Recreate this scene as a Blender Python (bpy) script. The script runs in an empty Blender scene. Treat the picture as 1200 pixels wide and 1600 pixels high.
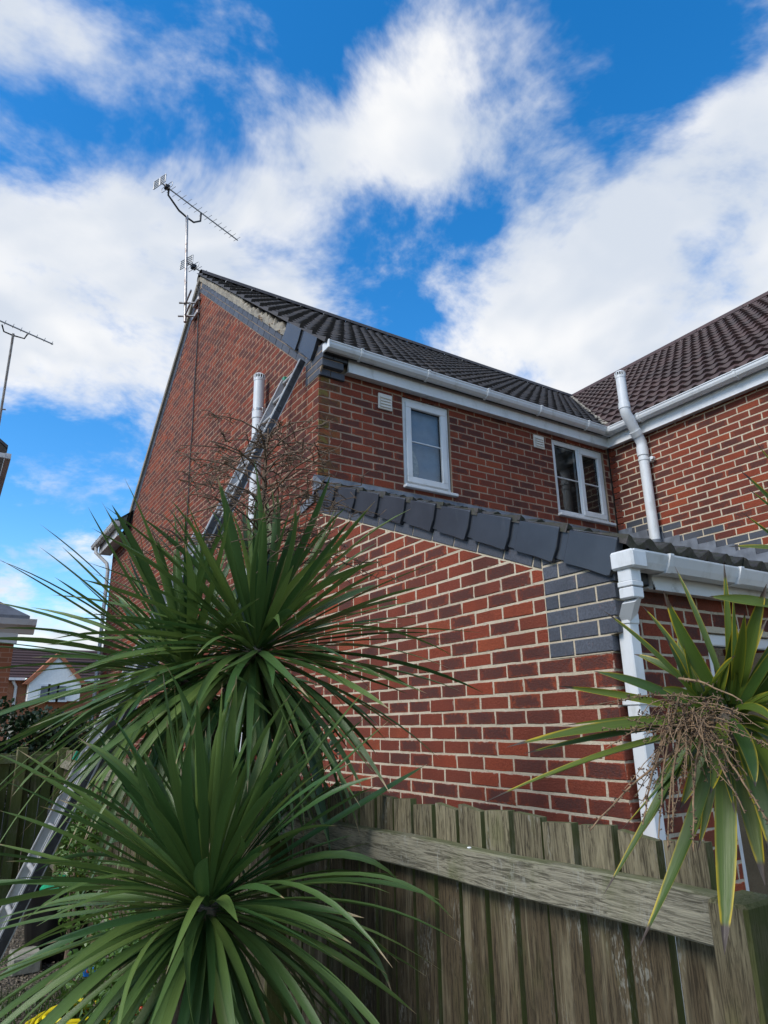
import bpy, math, random
from mathutils import Vector, Matrix
import numpy as np
R = math.radians
sc = bpy.context.scene
COL = sc.collection
rng = random.Random(7)

# ------------------------------------------------------------------ camera
CAM = Vector((-2.437, -4.82, 1.70)); YAW, PITCH, ROLL, FPX = 0.5721, 0.3032, -0.0187, 1051.3
FW = Vector((math.sin(YAW)*math.cos(PITCH), math.cos(YAW)*math.cos(PITCH), math.sin(PITCH)))
R0 = Vector((math.cos(YAW), -math.sin(YAW), 0)); U0 = R0.cross(FW)
RT = R0*math.cos(ROLL)+U0*math.sin(ROLL); UP = U0*math.cos(ROLL)-R0*math.sin(ROLL)
cd = bpy.data.cameras.new('camera'); cam = bpy.data.objects.new('camera', cd); COL.objects.link(cam)
cd.sensor_fit = 'VERTICAL'; cd.sensor_height = 36; cd.sensor_width = 27; cd.lens = FPX/1600*36
cd.clip_start = 0.05; cd.clip_end = 3000
cam.matrix_world = Matrix(((RT.x, UP.x, -FW.x, CAM.x), (RT.y, UP.y, -FW.y, CAM.y), (RT.z, UP.z, -FW.z, CAM.z), (0, 0, 0, 1)))
sc.camera = cam

def ray(x, y): return FW + RT*((x-600)/FPX) + UP*((800-y)/FPX)
def at(x, y, d): return CAM + ray(x, y).normalized()*d
def onp(x, y, ax, v):
    d = ray(x, y); return CAM + d*((v-CAM[ax])/d[ax])

# ------------------------------------------------------------------ world, sun, exposure
SUN_AZ, SUN_EL = R(-96), R(44)          # azimuth from +Y towards +X
w = bpy.data.worlds.new('World'); sc.world = w; w.use_nodes = True
nt = w.node_tree; nt.nodes.clear()
def N(t, ty, **k):
    n = t.nodes.new(ty)
    for a, b in k.items(): setattr(n, a, b)
    return n
def setin(t, node, key, v):
    s = node.inputs[key]
    if isinstance(v, bpy.types.NodeSocket): t.links.new(v, s)
    else: s.default_value = v
def MA(t, op, a, b=None, c=None, clamp=False):
    n = N(t, 'ShaderNodeMath', operation=op, use_clamp=clamp)
    for i, v in enumerate((a, b, c)):
        if v is not None: setin(t, n, i, v)
    return n.outputs[0]
def VM(t, op, a, b=None, out=0):
    n = N(t, 'ShaderNodeVectorMath', operation=op)
    setin(t, n, 0, a)
    if b is not None: setin(t, n, 1, b)
    return n.outputs[out]
def MR(t, v, a, b, c=0.0, d=1.0, smooth=True):
    n = N(t, 'ShaderNodeMapRange'); n.interpolation_type = 'SMOOTHSTEP' if smooth else 'LINEAR'
    for i, x in enumerate((v, a, b, c, d)): setin(t, n, i, x)
    return n.outputs[0]
def MIX(t, f, a, b, mode='MIX'):
    n = N(t, 'ShaderNodeMix', data_type='RGBA', blend_type=mode)
    for k, v in ((0, f), (6, a), (7, b)):
        if isinstance(v, (tuple, list)) and len(v) == 3: v = (*v, 1)
        setin(t, n, k, v)
    return n.outputs[2]
def NOISE(t, vec, scale, detail=4, rough=.55, dist=0.0, out=0):
    n = N(t, 'ShaderNodeTexNoise')
    if vec is not None: t.links.new(vec, n.inputs['Vector'])
    n.inputs['Scale'].default_value = scale; n.inputs['Detail'].default_value = detail
    n.inputs['Roughness'].default_value = rough; n.inputs['Distortion'].default_value = dist
    return n.outputs[out]
sky = N(nt, 'ShaderNodeTexSky', sky_type='NISHITA'); sky.sun_disc = False
sky.sun_elevation = SUN_EL; sky.sun_rotation = SUN_AZ; sky.ozone_density = 2.2; sky.air_density = 1.0; sky.dust_density = .3
hs = N(nt, 'ShaderNodeHueSaturation'); hs.inputs['Saturation'].default_value = 1.4; nt.links.new(sky.outputs[0], hs.inputs['Color'])
bg1 = N(nt, 'ShaderNodeBackground'); bg1.inputs['Strength'].default_value = .15; nt.links.new(hs.outputs[0], bg1.inputs[0])
dirv = VM(nt, 'NORMALIZE', N(nt, 'ShaderNodeTexCoord').outputs['Generated'])
sx = N(nt, 'ShaderNodeSeparateXYZ'); nt.links.new(dirv, sx.inputs[0])
zz = MA(nt, 'ADD', MA(nt, 'MAXIMUM', sx.outputs[2], .0), .28)
cb = N(nt, 'ShaderNodeCombineXYZ'); nt.links.new(MA(nt, 'DIVIDE', sx.outputs[0], zz), cb.inputs[0]); nt.links.new(MA(nt, 'DIVIDE', sx.outputs[1], zz), cb.inputs[1])
cb.inputs[2].default_value = 3.7
n1 = NOISE(nt, cb.outputs[0], 3.0, 7, .64, .3)
n2 = NOISE(nt, cb.outputs[0], 8.5, 4, .60, .15)
cov = MA(nt, 'ADD', MA(nt, 'MULTIPLY', n1, .80), MA(nt, 'MULTIPLY', n2, .34))
# where the larger cloud banks (+) and blue gaps (-) of that sky lie
for (x, y, s, a) in [(60, 330, 13, .10), (240, 520, 12, .09), (470, 230, 12, .08), (700, 130, 9, .09), (950, 350, 15, .13), (1150, 420, 13, .10),
                     (560, 330, 8, .05), (800, 560, 8, .08), (100, 900, 9, .10), (130, 100, 6, .03),
                     (110, 760, 9, -.14), (40, 780, 8, -.06), (130, 640, 4, -.05), (290, 240, 4.5, -.14), (10, 190, 5, -.13), (210, 90, 7.5, -.13), (640, 400, 7.5, -.19), (480, 60, 5, -.08),
                     (720, 350, 4, -.08), (590, 480, 4, -.08), (560, 30, 6, -.13), (900, 70, 9, -.12), (1130, 120, 7, -.09), (1030, 40, 7, -.05), (420, 30, 6, -.05), (1110, 330, 4, -.04)]:
    d = ray(x, y).normalized()
    dp = VM(nt, 'DOT_PRODUCT', dirv, tuple(d), out='Value')
    cov = MA(nt, 'ADD', cov, MR(nt, dp, math.cos(R(s*1.35)), 1.0, 0.0, a))
mask = MR(nt, cov, .465, .73)
shade = NOISE(nt, cb.outputs[0], 3.4, 3, .58, .3)
thick = MR(nt, cov, .56, .82)
ccol = MIX(nt, MR(nt, MA(nt, 'ADD', shade, MA(nt, 'MULTIPLY', thick, .10)), .36, .68), (1.0, 1.0, 1.0), (.70, .76, .85))
bg2 = N(nt, 'ShaderNodeBackground'); nt.links.new(ccol, bg2.inputs[0]); bg2.inputs['Strength'].default_value = .61
mx = N(nt, 'ShaderNodeMixShader'); nt.links.new(MA(nt, 'MULTIPLY', mask, .97), mx.inputs[0]); nt.links.new(bg1.outputs[0], mx.inputs[1]); nt.links.new(bg2.outputs[0], mx.inputs[2])
wo = N(nt, 'ShaderNodeOutputWorld'); nt.links.new(mx.outputs[0], wo.inputs[0])
sl = bpy.data.lights.new('sun', 'SUN'); sl.energy = 2.0; sl.angle = R(24); sl.color = (1, .95, .88)
so = bpy.data.objects.new('sun', sl); COL.objects.link(so)
sd = Vector((math.sin(SUN_AZ)*math.cos(SUN_EL), math.cos(SUN_AZ)*math.cos(SUN_EL), math.sin(SUN_EL)))
so.rotation_euler = sd.to_track_quat('Z', 'Y').to_euler(); so.location = (-6, 0, 12)
vs = sc.view_settings; vs.view_transform = 'Standard'; vs.look = 'None'; vs.exposure = 0.72; vs.gamma = 1; vs.use_curve_mapping = False
sc.render.film_transparent = False
sc.cycles.max_bounces = 4; sc.cycles.diffuse_bounces = 2; sc.cycles.glossy_bounces = 2; sc.cycles.transmission_bounces = 3; sc.cycles.transparent_max_bounces = 8
w.cycles.sampling_method = 'MANUAL'; w.cycles.sample_map_resolution = 256

# ------------------------------------------------------------------ materials
def newmat(name):
    m = bpy.data.materials.new(name); m.use_nodes = True
    t = m.node_tree; b = t.nodes['Principled BSDF']; return m, t, b
def bump(t, b, h, strength=.3, dist=.01):
    n = N(t, 'ShaderNodeBump'); n.inputs['Strength'].default_value = strength; n.inputs['Distance'].default_value = dist
    t.links.new(h, n.inputs['Height']); t.links.new(n.outputs[0], b.inputs['Normal'])
def pos(t): return N(t, 'ShaderNodeNewGeometry').outputs['Position']
def attr(t, name): return N(t, 'ShaderNodeAttribute', attribute_name=name).outputs['Fac']
def ramp(t, fac, stops, interp='LINEAR'):
    n = N(t, 'ShaderNodeValToRGB'); n.color_ramp.interpolation = interp; e = n.color_ramp.elements
    while len(e) < len(stops): e.new(.5)
    for i, (p_, c) in enumerate(stops): e[i].position = p_; e[i].color = (*c, 1)
    t.links.new(fac, n.inputs[0]); return n.outputs[0]
def sep(t, v):
    s = N(t, 'ShaderNodeSeparateXYZ'); t.links.new(v, s.inputs[0]); return s.outputs
def scaled(t, v, s): return VM(t, 'MULTIPLY', v, s)
MATS = {}
def simple(name, col, rough=.5, var=.15, vs_=8, bstr=.0, bs=60, metal=0, spec=.5, dirt=None):
    m, t, b = newmat(name); P = pos(t)
    c = MIX(t, MR(t, NOISE(t, P, vs_, 5), .3, .7, 0, 1), tuple(x*(1-var) for x in col), tuple(min(1, x*(1+var)) for x in col))
    if dirt:
        c = MIX(t, MR(t, NOISE(t, scaled(t, P, (1, 1, .35)), dirt[1], 7, .65), dirt[2], dirt[3], 0, dirt[4]), c, dirt[0])
    t.links.new(c, b.inputs['Base Color']); b.inputs['Roughness'].default_value = rough; b.inputs['Metallic'].default_value = metal
    b.inputs['Specular IOR Level'].default_value = spec
    if bstr: bump(t, b, NOISE(t, P, bs, 6, .6), bstr, .005)
    MATS[name] = m; return m
def mk_brick(name, stops, dark, patch=1.0, darkmul=1.0, bmp=1.0):
    m, t, b = newmat(name); P = pos(t)
    r = MA(t, 'FRACT', MA(t, 'ADD', attr(t, 'rnd'), N(t, 'ShaderNodeObjectInfo').outputs['Random']))
    c = ramp(t, r, stops)
    uv = sep(t, N(t, 'ShaderNodeUVMap').outputs[0])
    nz = NOISE(t, P, 34, 4, .65)
    du = MA(t, 'MULTIPLY', MA(t, 'ABSOLUTE', MA(t, 'SUBTRACT', uv[0], .5)), 2.0); dv = MA(t, 'MULTIPLY', MA(t, 'ABSOLUTE', MA(t, 'SUBTRACT', uv[1], .5)), 2.0)
    edge = MA(t, 'MAXIMUM', MA(t, 'POWER', du, 2.2), MA(t, 'POWER', dv, 2.0))
    core = MR(t, MA(t, 'ADD', edge, MA(t, 'MULTIPLY', MA(t, 'SUBTRACT', nz, .5), 2.2)), .95, .30)
    r2 = MA(t, 'FRACT', MA(t, 'MULTIPLY', r, 7.37)); on = MR(t, r2, .22, .72, .08, .92*patch)
    c = MIX(t, MA(t, 'MULTIPLY', core, on), c, dark)
    c = MIX(t, MR(t, NOISE(t, P, 120, 3, .75), .36, .66, 0, .62), c, tuple(x*.45 for x in stops[0][1]))
    c = MIX(t, MR(t, NOISE(t, scaled(t, P, (1, 1, .6)), 55, 4, .7), .60, .74, 0, .30), c, (.34, .13, .075))   # scuffed lighter skin
    c = MIX(t, MR(t, NOISE(t, P, 260, 2, .6), .72, .78, 0, .6), c, (.55, .48, .40))
    c = MIX(t, MR(t, NOISE(t, scaled(t, P, (1, 1, .5)), 1.6, 4, .65), .42, .72, 0, .42), c, tuple(x*.5 for x in dark))
    dist = MA(t, 'MINIMUM', MA(t, 'MULTIPLY', MA(t, 'SUBTRACT', 1.0, du), .1075), MA(t, 'MULTIPLY', MA(t, 'SUBTRACT', 1.0, dv), .0325))
    sm = MR(t, MA(t, 'ADD', dist, MA(t, 'MULTIPLY', MA(t, 'SUBTRACT', NOISE(t, P, 26, 4, .7), .54), .030)), .0004, -.0022, 0, .6)
    if patch >= 1: c = MIX(t, sm, c, (.44, .37, .29))
    mo = attr(t, 'moss'); c = MIX(t, MA(t, 'MULTIPLY', mo, MR(t, NOISE(t, P, 22, 5), .3, .62)), c, (.15, .115, .03))
    t.links.new(c, b.inputs['Base Color']); b.inputs['Roughness'].default_value = .85; b.inputs['Specular IOR Level'].default_value = .3
    bump(t, b, NOISE(t, scaled(t, P, (1, 1, 1.6)), 70, 4, .75), bmp, .006)
    MATS[name] = m
mk_brick('brick', [(0, (.30, .058, .025)), (.2, (.24, .049, .024)), (.4, (.17, .043, .026)), (.58, (.34, .074, .029)), (.78, (.25, .050, .025)), (.92, (.14, .042, .029)), (1, (.26, .056, .027))], (.066, .034, .031))
mk_brick('bluebrick', [(0, (.085, .095, .115)), (.3, (.105, .115, .14)), (.6, (.07, .078, .095)), (1, (.095, .105, .13))], (.06, .065, .08), .5, bmp=.3)
# the blue bricks keep a plain skin: swap the reddish scuff for a grey one
for n_ in MATS['bluebrick'].node_tree.nodes:
    if n_.type == 'MIX' and n_.data_type == 'RGBA' and tuple(round(x, 2) for x in n_.inputs[7].default_value[:3]) in ((.34, .16, .11), (.15, .12, .03), (.15, .11, .03)):
        n_.inputs[7].default_value = (.17, .18, .20, 1)
MATS['bluebrick'].node_tree.nodes['Principled BSDF'].inputs['Roughness'].default_value = .5
def mk_mortar(name, c1, c2, c3):
    m, t, b = newmat(name); P = pos(t)
    c = MIX(t, MR(t, NOISE(t, P, 5, 5, .6), .3, .7), c1, c2)
    c = MIX(t, MR(t, NOISE(t, P, 60, 5, .7), .5, .72, 0, .6), c, c3)
    t.links.new(c, b.inputs['Base Color']); b.inputs['Roughness'].default_value = .95; b.inputs['Specular IOR Level'].default_value = .15
    bump(t, b, NOISE(t, P, 110, 3, .7), .8, .006); MATS[name] = m
mk_mortar('mortar_pale', (.56, .49, .37), (.45, .38, .28), (.28, .23, .17))
mk_mortar('mortar_buff', (.37, .28, .20), (.28, .21, .155), (.18, .13, .10))
mk_mortar('verge_mortar', (.36, .33, .27), (.24, .22, .19), (.12, .11, .10))
def mk_tile(name, c1, c2, lich, moss=.25):
    m, t, b = newmat(name); P = pos(t)
    r = MA(t, 'FRACT', MA(t, 'ADD', attr(t, 'rnd'), N(t, 'ShaderNodeObjectInfo').outputs['Random']))
    c = MIX(t, r, c1, c2)
    c = MIX(t, MR(t, NOISE(t, P, 9, 6, .7), .45, .75, 0, .6), c, tuple(x*.5 for x in c1))
    c = MIX(t, MR(t, NOISE(t, P, 70, 4, .7), .62, .72, 0, .5), c, lich)
    c = MIX(t, MA(t, 'MULTIPLY', attr(t, 'moss'), MR(t, NOISE(t, P, 30, 6, .7), .40, .56, 0, 1)), c, (.030, .034, .014))
    t.links.new(c, b.inputs['Base Color']); b.inputs['Roughness'].default_value = .62; b.inputs['Specular IOR Level'].default_value = .45
    bump(t, b, NOISE(t, P, 120, 6, .7), .45, .006); MATS[name] = m
mk_tile('tile_main', (.048, .043, .044), (.070, .060, .058), (.14, .13, .11))
mk_tile('tile_wing', (.070, .036, .034), (.048, .030, .030), (.12, .09, .08))
simple('upvc', (.64, .66, .67), .32, .04, 3, dirt=((.34, .34, .30), 9, .50, .78, .60))
simple('upvc_dirty', (.62, .63, .63), .45, .06, 3, dirt=((.20, .20, .17), 7, .48, .72, .8))
simple('anthracite', (.036, .041, .051), .27, .12, 5, .05, 200, dirt=((.09, .095, .10), 12, .55, .8, .35))
simple('lead', (.13, .145, .17), .5, .3, 7, .5, 14, 0, .5, dirt=((.28, .31, .35), 5, .5, .7, .6))
simple('black_plastic', (.014, .014, .015), .4, .3)
simple('dark_gap', (.02, .02, .02), .9)
simple('aluminium', (.46, .46, .45), .45, .12, 9, .15, 60, .35, .5, dirt=((.30, .29, .26), 14, .5, .72, .6))
simple('ladder_black', (.022, .022, .024), .5, .4, 20, .3, 80, dirt=((.42, .42, .40), 40, .64, .70, .8))
simple('galv', (.36, .36, .35), .4, .2, 20, .1, 90, .7)
simple('mast', (.42, .40, .38), .45, .25, 12, .1, 90, .6, dirt=((.16, .10, .07), 20, .5, .65, .8))
simple('cable', (.02, .02, .02), .6)
simple('vent_white', (.66, .63, .56), .5, .05)
simple('pale_backing', (.50, .62, .76), .8, .08, 12)
simple('frost', (.80, .90, .92), .8, .2, 60)
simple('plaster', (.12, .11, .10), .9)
simple('concrete', (.22, .21, .17), .9, .3, 12, .6, 50)
simple('render_white', (.78, .77, .74), .85, .05)
simple('slate', (.09, .10, .12), .5, .2, 10)
simple('orange_brick', (.36, .13, .065), .9, .2, 14)
simple('blue_sheet', (.02, .19, .62), .35, .25, 20)
simple('green_bag', (.01, .26, .12), .35, .2, 20); simple('yellow_bag', (.65, .38, .02), .35, .2, 20)
simple('yellow', (.75, .60, .01), .4, .1); simple('tape', (.01, .22, .12), .4)
simple('pink', (.7, .12, .14), .5)
simple('straw', (.33, .25, .11), .9, .3, 60)
simple('berry', (.45, .05, .015), .3, .2)
simple('snow_white', (.8, .8, .8), .6, .02)
m, t, b = newmat('glass')   # window pane: see-through and mirror by Fresnel
t.nodes.remove(b); ge = N(t, 'ShaderNodeNewGeometry'); cosi = MA(t, 'ABSOLUTE', VM(t, 'DOT_PRODUCT', ge.outputs['Normal'], ge.outputs['Incoming'], out='Value'))
fac = MA(t, 'ADD', .05, MA(t, 'MULTIPLY', .95, MA(t, 'POWER', MA(t, 'SUBTRACT', 1.0, cosi), 5.0)))
tr = N(t, 'ShaderNodeBsdfTransparent'); tr.inputs[0].default_value = (.72, .76, .78, 1); gl = N(t, 'ShaderNodeBsdfGlossy'); gl.inputs['Roughness'].default_value = .01
ms = N(t, 'ShaderNodeMixShader'); t.links.new(fac, ms.inputs[0]); t.links.new(tr.outputs[0], ms.inputs[1]); t.links.new(gl.outputs[0], ms.inputs[2])
t.links.new(ms.outputs[0], t.nodes['Material Output'].inputs[0]); MATS['glass'] = m
def mk_wood(name, axis, c_top, c_low, split=True):
    m, t, b = newmat(name); P = pos(t)
    oi = N(t, 'ShaderNodeObjectInfo').outputs['Random']
    off = N(t, 'ShaderNodeCombineXYZ'); t.links.new(MA(t, 'MULTIPLY', oi, 37), off.inputs[0])
    s = {'z': (1, 1, .07), 'y': (1, .07, 1)}[axis]
    Q = VM(t, 'ADD', scaled(t, P, s), off.outputs[0])
    g = NOISE(t, Q, 150, 5, .72, 1.3); g2 = NOISE(t, Q, 22, 5, .6, 1.2)
    z = sep(t, P)[2]
    f = MR(t, MA(t, 'ADD', z, MA(t, 'MULTIPLY', MA(t, 'SUBTRACT', oi, .5), .06)), 1.27, 1.36) if split else 1.0
    c = MIX(t, f, c_low, c_top)
    c = MIX(t, MR(t, oi, 0, 1, 0, .45), c, tuple(x*.62 for x in c_low))
    c = MIX(t, MR(t, g, .38, .58, .85, 0), c, tuple(x*.22 for x in c_low))
    c = MIX(t, MR(t, g2, .5, .7, 0, .45), c, tuple(min(1, x*1.5) for x in c_top))
    # pale flaky lichen in streaks
    c = MIX(t, MA(t, 'MULTIPLY', MR(t, NOISE(t, VM(t, 'ADD', scaled(t, P, (1, 1, .25)), off.outputs[0]), 14, 4, .6), .52, .66), MR(t, NOISE(t, scaled(t, P, (1, 1, .3)), 180, 3, .6), .50, .62, 0, .55)), c, (.30, .30, .26))
    nrm = sep(t, N(t, 'ShaderNodeNewGeometry').outputs['True Normal'])
    alg = MA(t, 'MAXIMUM', MR(t, nrm[1], -.4, -.8, 0, .8), MA(t, 'MULTIPLY', MR(t, nrm[2], .5, .9, 0, .6), 1.0))
    alg = MA(t, 'MULTIPLY', alg, MR(t, NOISE(t, P, 9, 4, .6), .25, .55, .35, 1))
    alg2 = MR(t, NOISE(t, VM(t, 'ADD', scaled(t, P, (1, 1, .4)), off.outputs[0]), 6, 5, .6), .52, .72, 0, .5)
    c = MIX(t, MA(t, 'MAXIMUM', alg, alg2), c, (.072, .092, .018))
    t.links.new(c, b.inputs['Base Color']); b.inputs['Roughness'].default_value = .88; b.inputs['Specular IOR Level'].default_value = .25
    bump(t, b, g, .7, .006); MATS[name] = m
mk_wood('wood_board', 'z', (.235, .205, .130), (.100, .076, .044)); mk_wood('wood_rail', 'y', (.27, .25, .185), (.22, .195, .135), False)
mk_wood('wood_post', 'z', (.24, .205, .125), (.15, .12, .07))
def mk_leaf(name, dark, light, edge, tip, e0, tipv=.93, edgew=.75):
    m, t, b = newmat(name); P = pos(t)
    uv = sep(t, N(t, 'ShaderNodeUVMap').outputs[0]); oi = N(t, 'ShaderNodeObjectInfo').outputs['Random']
    r = MA(t, 'FRACT', MA(t, 'ADD', oi, attr(t, 'rnd')))
    c = MIX(t, r, dark, light)
    c = MIX(t, MR(t, NOISE(t, N(t, 'ShaderNodeUVMap').outputs[0], 1, 2), .3, .7, 0, .2), c, dark)
    st = N(t, 'ShaderNodeTexNoise'); st.inputs['Scale'].default_value = 1; st.inputs['Detail'].default_value = 3
    t.links.new(VM(t, 'MULTIPLY', N(t, 'ShaderNodeUVMap').outputs[0], (46, 2.0, 1)), st.inputs['Vector'])
    c = MIX(t, MR(t, st.outputs[0], .35, .7, 0, .45), c, tuple(x*.62 for x in dark))
    du = MA(t, 'MULTIPLY', MA(t, 'ABSOLUTE', MA(t, 'SUBTRACT', uv[0], .5)), 2)
    r3 = MA(t, 'FRACT', MA(t, 'MULTIPLY', r, 13.7))
    wob = MA(t, 'MULTIPLY', MA(t, 'SUBTRACT', NOISE(t, P, 14, 3), .5), .5)
    ye = MR(t, MA(t, 'ADD', MA(t, 'ADD', du, wob), MA(t, 'MULTIPLY', MA(t, 'POWER', uv[1], 3), .55)), edgew+.35, edgew+.75, 0, 1)
    c = MIX(t, MA(t, 'MULTIPLY', ye, MR(t, r3, 1-e0-.25, 1-e0+.25)), c, edge)
    tp = MR(t, MA(t, 'ADD', uv[1], MA(t, 'ADD', MA(t, 'MULTIPLY', wob, .12), MA(t, 'MULTIPLY', MA(t, 'SUBTRACT', r3, .5), .10))), tipv, tipv+.035)
    c = MIX(t, tp, c, tip)
    t.links.new(c, b.inputs['Base Color']); b.inputs['Roughness'].default_value = .36; b.inputs['Specular IOR Level'].default_value = .5
    b.inputs['Subsurface Weight'].default_value = 0
    bump(t, b, st.outputs[0], .25, .003)
    tl = N(t, 'ShaderNodeBsdfTranslucent'); t.links.new(c, tl.inputs[0]); ms = N(t, 'ShaderNodeMixShader'); ms.inputs[0].default_value = .22
    t.links.new(b.outputs[0], ms.inputs[1]); t.links.new(tl.outputs[0], ms.inputs[2]); t.links.new(ms.outputs[0], t.nodes['Material Output'].inputs[0])
    MATS[name] = m
mk_leaf('leaf', (.042, .105, .030), (.165, .240, .055), (.30, .27, .04), (.34, .26, .14), .30, .95, .78)
mk_leaf('leaf_old', (.12, .18, .05), (.17, .21, .06), (.22, .19, .04), (.30, .24, .15), .5, .93, .7)
mk_leaf('leaf_yellow', (.036, .085, .016), (.150, .195, .022), (.46, .34, .014), (.060, .042, .030), .85, .89, .50)
mk_leaf('ivy_leaf', (.010, .028, .010), (.022, .050, .014), (.05, .08, .02), (.02, .04, .01), .1, 1.2)
mk_leaf('shrub_leaf', (.05, .12, .015), (.10, .18, .025), (.20, .2, .03), (.1, .12, .02), .3, 1.2)
mk_leaf('grass_blade', (.035, .08, .015), (.07, .13, .02), (.10, .13, .03), (.1, .12, .03), .2, 1.2)
simple('twig', (.12, .080, .050), .85, .35, 60, .4, 120)
simple('twig_pale', (.21, .135, .075), .85, .4, 70, .4, 120)
simple('bead', (.060, .036, .022), .7, .3)
simple('trunk', (.13, .105, .08), .95, .4, 25, .9, 40)
m, t, b = newmat('gravel'); P = pos(t)
vo = N(t, 'ShaderNodeTexVoronoi'); vo.inputs['Scale'].default_value = 42; t.links.new(P, vo.inputs['Vector'])
c = ramp(t, sep(t, vo.outputs['Color'])[0], [(0, (.10, .08, .05)), (.4, (.19, .15, .10)), (.7, (.26, .22, .16)), (1, (.14, .11, .08))])
c = MIX(t, MR(t, vo.outputs['Distance'], .25, .6, 0, .8), c, (.03, .025, .018))
c = MIX(t, MR(t, NOISE(t, P, .8, 5), .52, .62), c, (.045, .055, .022))
t.links.new(c, b.inputs['Base Color']); b.inputs['Roughness'].default_value = .95; bump(t, b, MA(t, 'SUBTRACT', 1.0, vo.outputs['Distance']), 1, .02); MATS['gravel'] = m

# ------------------------------------------------------------------ mesh helpers
class MB:
    def __init__(s): s.v = []; s.f = []; s.uv = []; s.rn = []; s.mo = []; s.mi = []; s.sm = []
    def add(s, vs_, fs, uvs=None, rnd=0., moss=0., mi=0, smooth=False):
        o = len(s.v); s.v += [tuple(p) for p in vs_]; s.rn += [rnd]*len(vs_); s.mo += [moss]*len(vs_)
        for f in fs:
            s.f.append([i+o for i in f]); s.mi.append(mi); s.sm.append(smooth)
            for i in f: s.uv.append(tuple(uvs[i]) if uvs else (.5, .5))
        return s
    def box(s, a, b_, **k):
        x0, y0, z0 = [min(a[i], b_[i]) for i in range(3)]; x1, y1, z1 = [max(a[i], b_[i]) for i in range(3)]
        vs_ = [(x, y, z) for z in (z0, z1) for y in (y0, y1) for x in (x0, x1)]
        return s.add(vs_, [(0, 2, 3, 1), (4, 5, 7, 6), (0, 1, 5, 4), (2, 6, 7, 3), (0, 4, 6, 2), (1, 3, 7, 5)], **k)
    def cbox(s, a, b_, c=.004, **k):     # box with chamfered edges
        a = Vector(a); b_ = Vector(b_); lo = Vector([min(a[i], b_[i]) for i in range(3)]); hi = Vector([max(a[i], b_[i]) for i in range(3)])
        vs_ = []; fs = []; idx = {}
        def vid(p):
            key = tuple(round(q, 6) for q in p)
            if key not in idx: idx[key] = len(vs_); vs_.append(key)
            return idx[key]
        L = [lo, hi]
        def pt(sx_, sy_, sz_, ax):
            p_ = [L[sx_].x, L[sy_].y, L[sz_].z]; sg = [sx_, sy_, sz_]
            for q in range(3):
                if q != ax: p_[q] += c if sg[q] == 0 else -c
            return p_
        for ax in range(3):
            for sd_ in (0, 1):
                o = [q for q in range(3) if q != ax]; ring = []
                for (i, j) in ((0, 0), (1, 0), (1, 1), (0, 1)):
                    sg = [0, 0, 0]; sg[ax] = sd_; sg[o[0]] = i; sg[o[1]] = j; ring.append(vid(pt(*sg, ax)))
                fs.append(ring)
        for ax in range(3):
            o = [q for q in range(3) if q != ax]
            for i in (0, 1):
                for j in (0, 1):
                    q4 = []
                    for (face, e) in ((o[0], 0), (o[0], 1), (o[1], 1), (o[1], 0)):
                        sg = [0, 0, 0]; sg[o[0]] = i; sg[o[1]] = j; sg[ax] = e; q4.append(vid(pt(*sg, face)))
                    fs.append(q4)
        for i in (0, 1):
            for j in (0, 1):
                for k_ in (0, 1): fs.append([vid(pt(i, j, k_, ax)) for ax in range(3)])
        cen = (lo+hi)/2
        out = []
        for f in fs:
            p = [Vector(vs_[i]) for i in f]; n = (p[1]-p[0]).cross(p[2]-p[0])
            out.append(f if n.dot((p[0]+p[1]+p[2])/3-cen) > 0 else f[::-1])
        return s.add(vs_, out, **k)
    def tube(s, pts, rad, n=8, cap=True, smooth=True, **k):
        pts = [Vector(p) for p in pts]; rads = rad if isinstance(rad, (list, tuple)) else [rad]*len(pts)
        vs_ = []; fs = []; a = None
        for i, p in enumerate(pts):
            tdir = ((pts[min(i+1, len(pts)-1)]-p).normalized()+(p-pts[max(i-1, 0)]).normalized())
            if tdir.length < 1e-6: tdir = Vector((0, 0, 1))
            tdir.normalize()
            if a is None: a = tdir.orthogonal().normalized()
            else:
                a = a-tdir*a.dot(tdir); a = a.normalized() if a.length > 1e-5 else tdir.orthogonal().normalized()
            bb = tdir.cross(a)
            for j in range(n):
                th = 2*math.pi*j/n; vs_.append(p+(a*math.cos(th)+bb*math.sin(th))*rads[i])
        for i in range(len(pts)-1):
            for j in range(n):
                j2 = (j+1) % n; fs.append((i*n+j, i*n+j2, (i+1)*n+j2, (i+1)*n+j))
        s.add(vs_, fs, smooth=smooth, **k)
        if cap:
            s.add(vs_[:n], [tuple(range(n))[::-1]], **k); s.add(vs_[-n:], [tuple(range(n))], **k)
        return s
    def sweep(s, prof, a, b_, U, V, closed=False, **k):    # profile (2D list) swept from a to b_
        a = Vector(a); b_ = Vector(b_); U = Vector(U); V = Vector(V); n = len(prof)
        vs_ = [a+U*x+V*y for x, y in prof]+[b_+U*x+V*y for x, y in prof]; fs = []
        for i in range(n if closed else n-1): j = (i+1) % n; fs.append((i, j, n+j, n+i))
        if closed: fs += [tuple(range(n))[::-1], tuple(range(n, 2*n))]
        return s.add(vs_, fs, **k)
    def build(s, name, mats, parent=None, link=True):
        me = bpy.data.meshes.new(name); me.from_pydata(s.v, [], s.f)
        if isinstance(mats, str): mats = [mats]
        for m_ in mats: me.materials.append(MATS[m_])
        uvl = me.uv_layers.new(name='UVMap'); uvl.data.foreach_set('uv', [c_ for p in s.uv for c_ in p])
        for nm, dat in (('rnd', s.rn), ('moss', s.mo)):
            at_ = me.attributes.new(nm, 'FLOAT', 'POINT'); at_.data.foreach_set('value', dat)
        me.polygons.foreach_set('material_index', s.mi); me.polygons.foreach_set('use_smooth', s.sm); me.update()
        if not link: return me
        return obj(name, me, parent)
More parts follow.
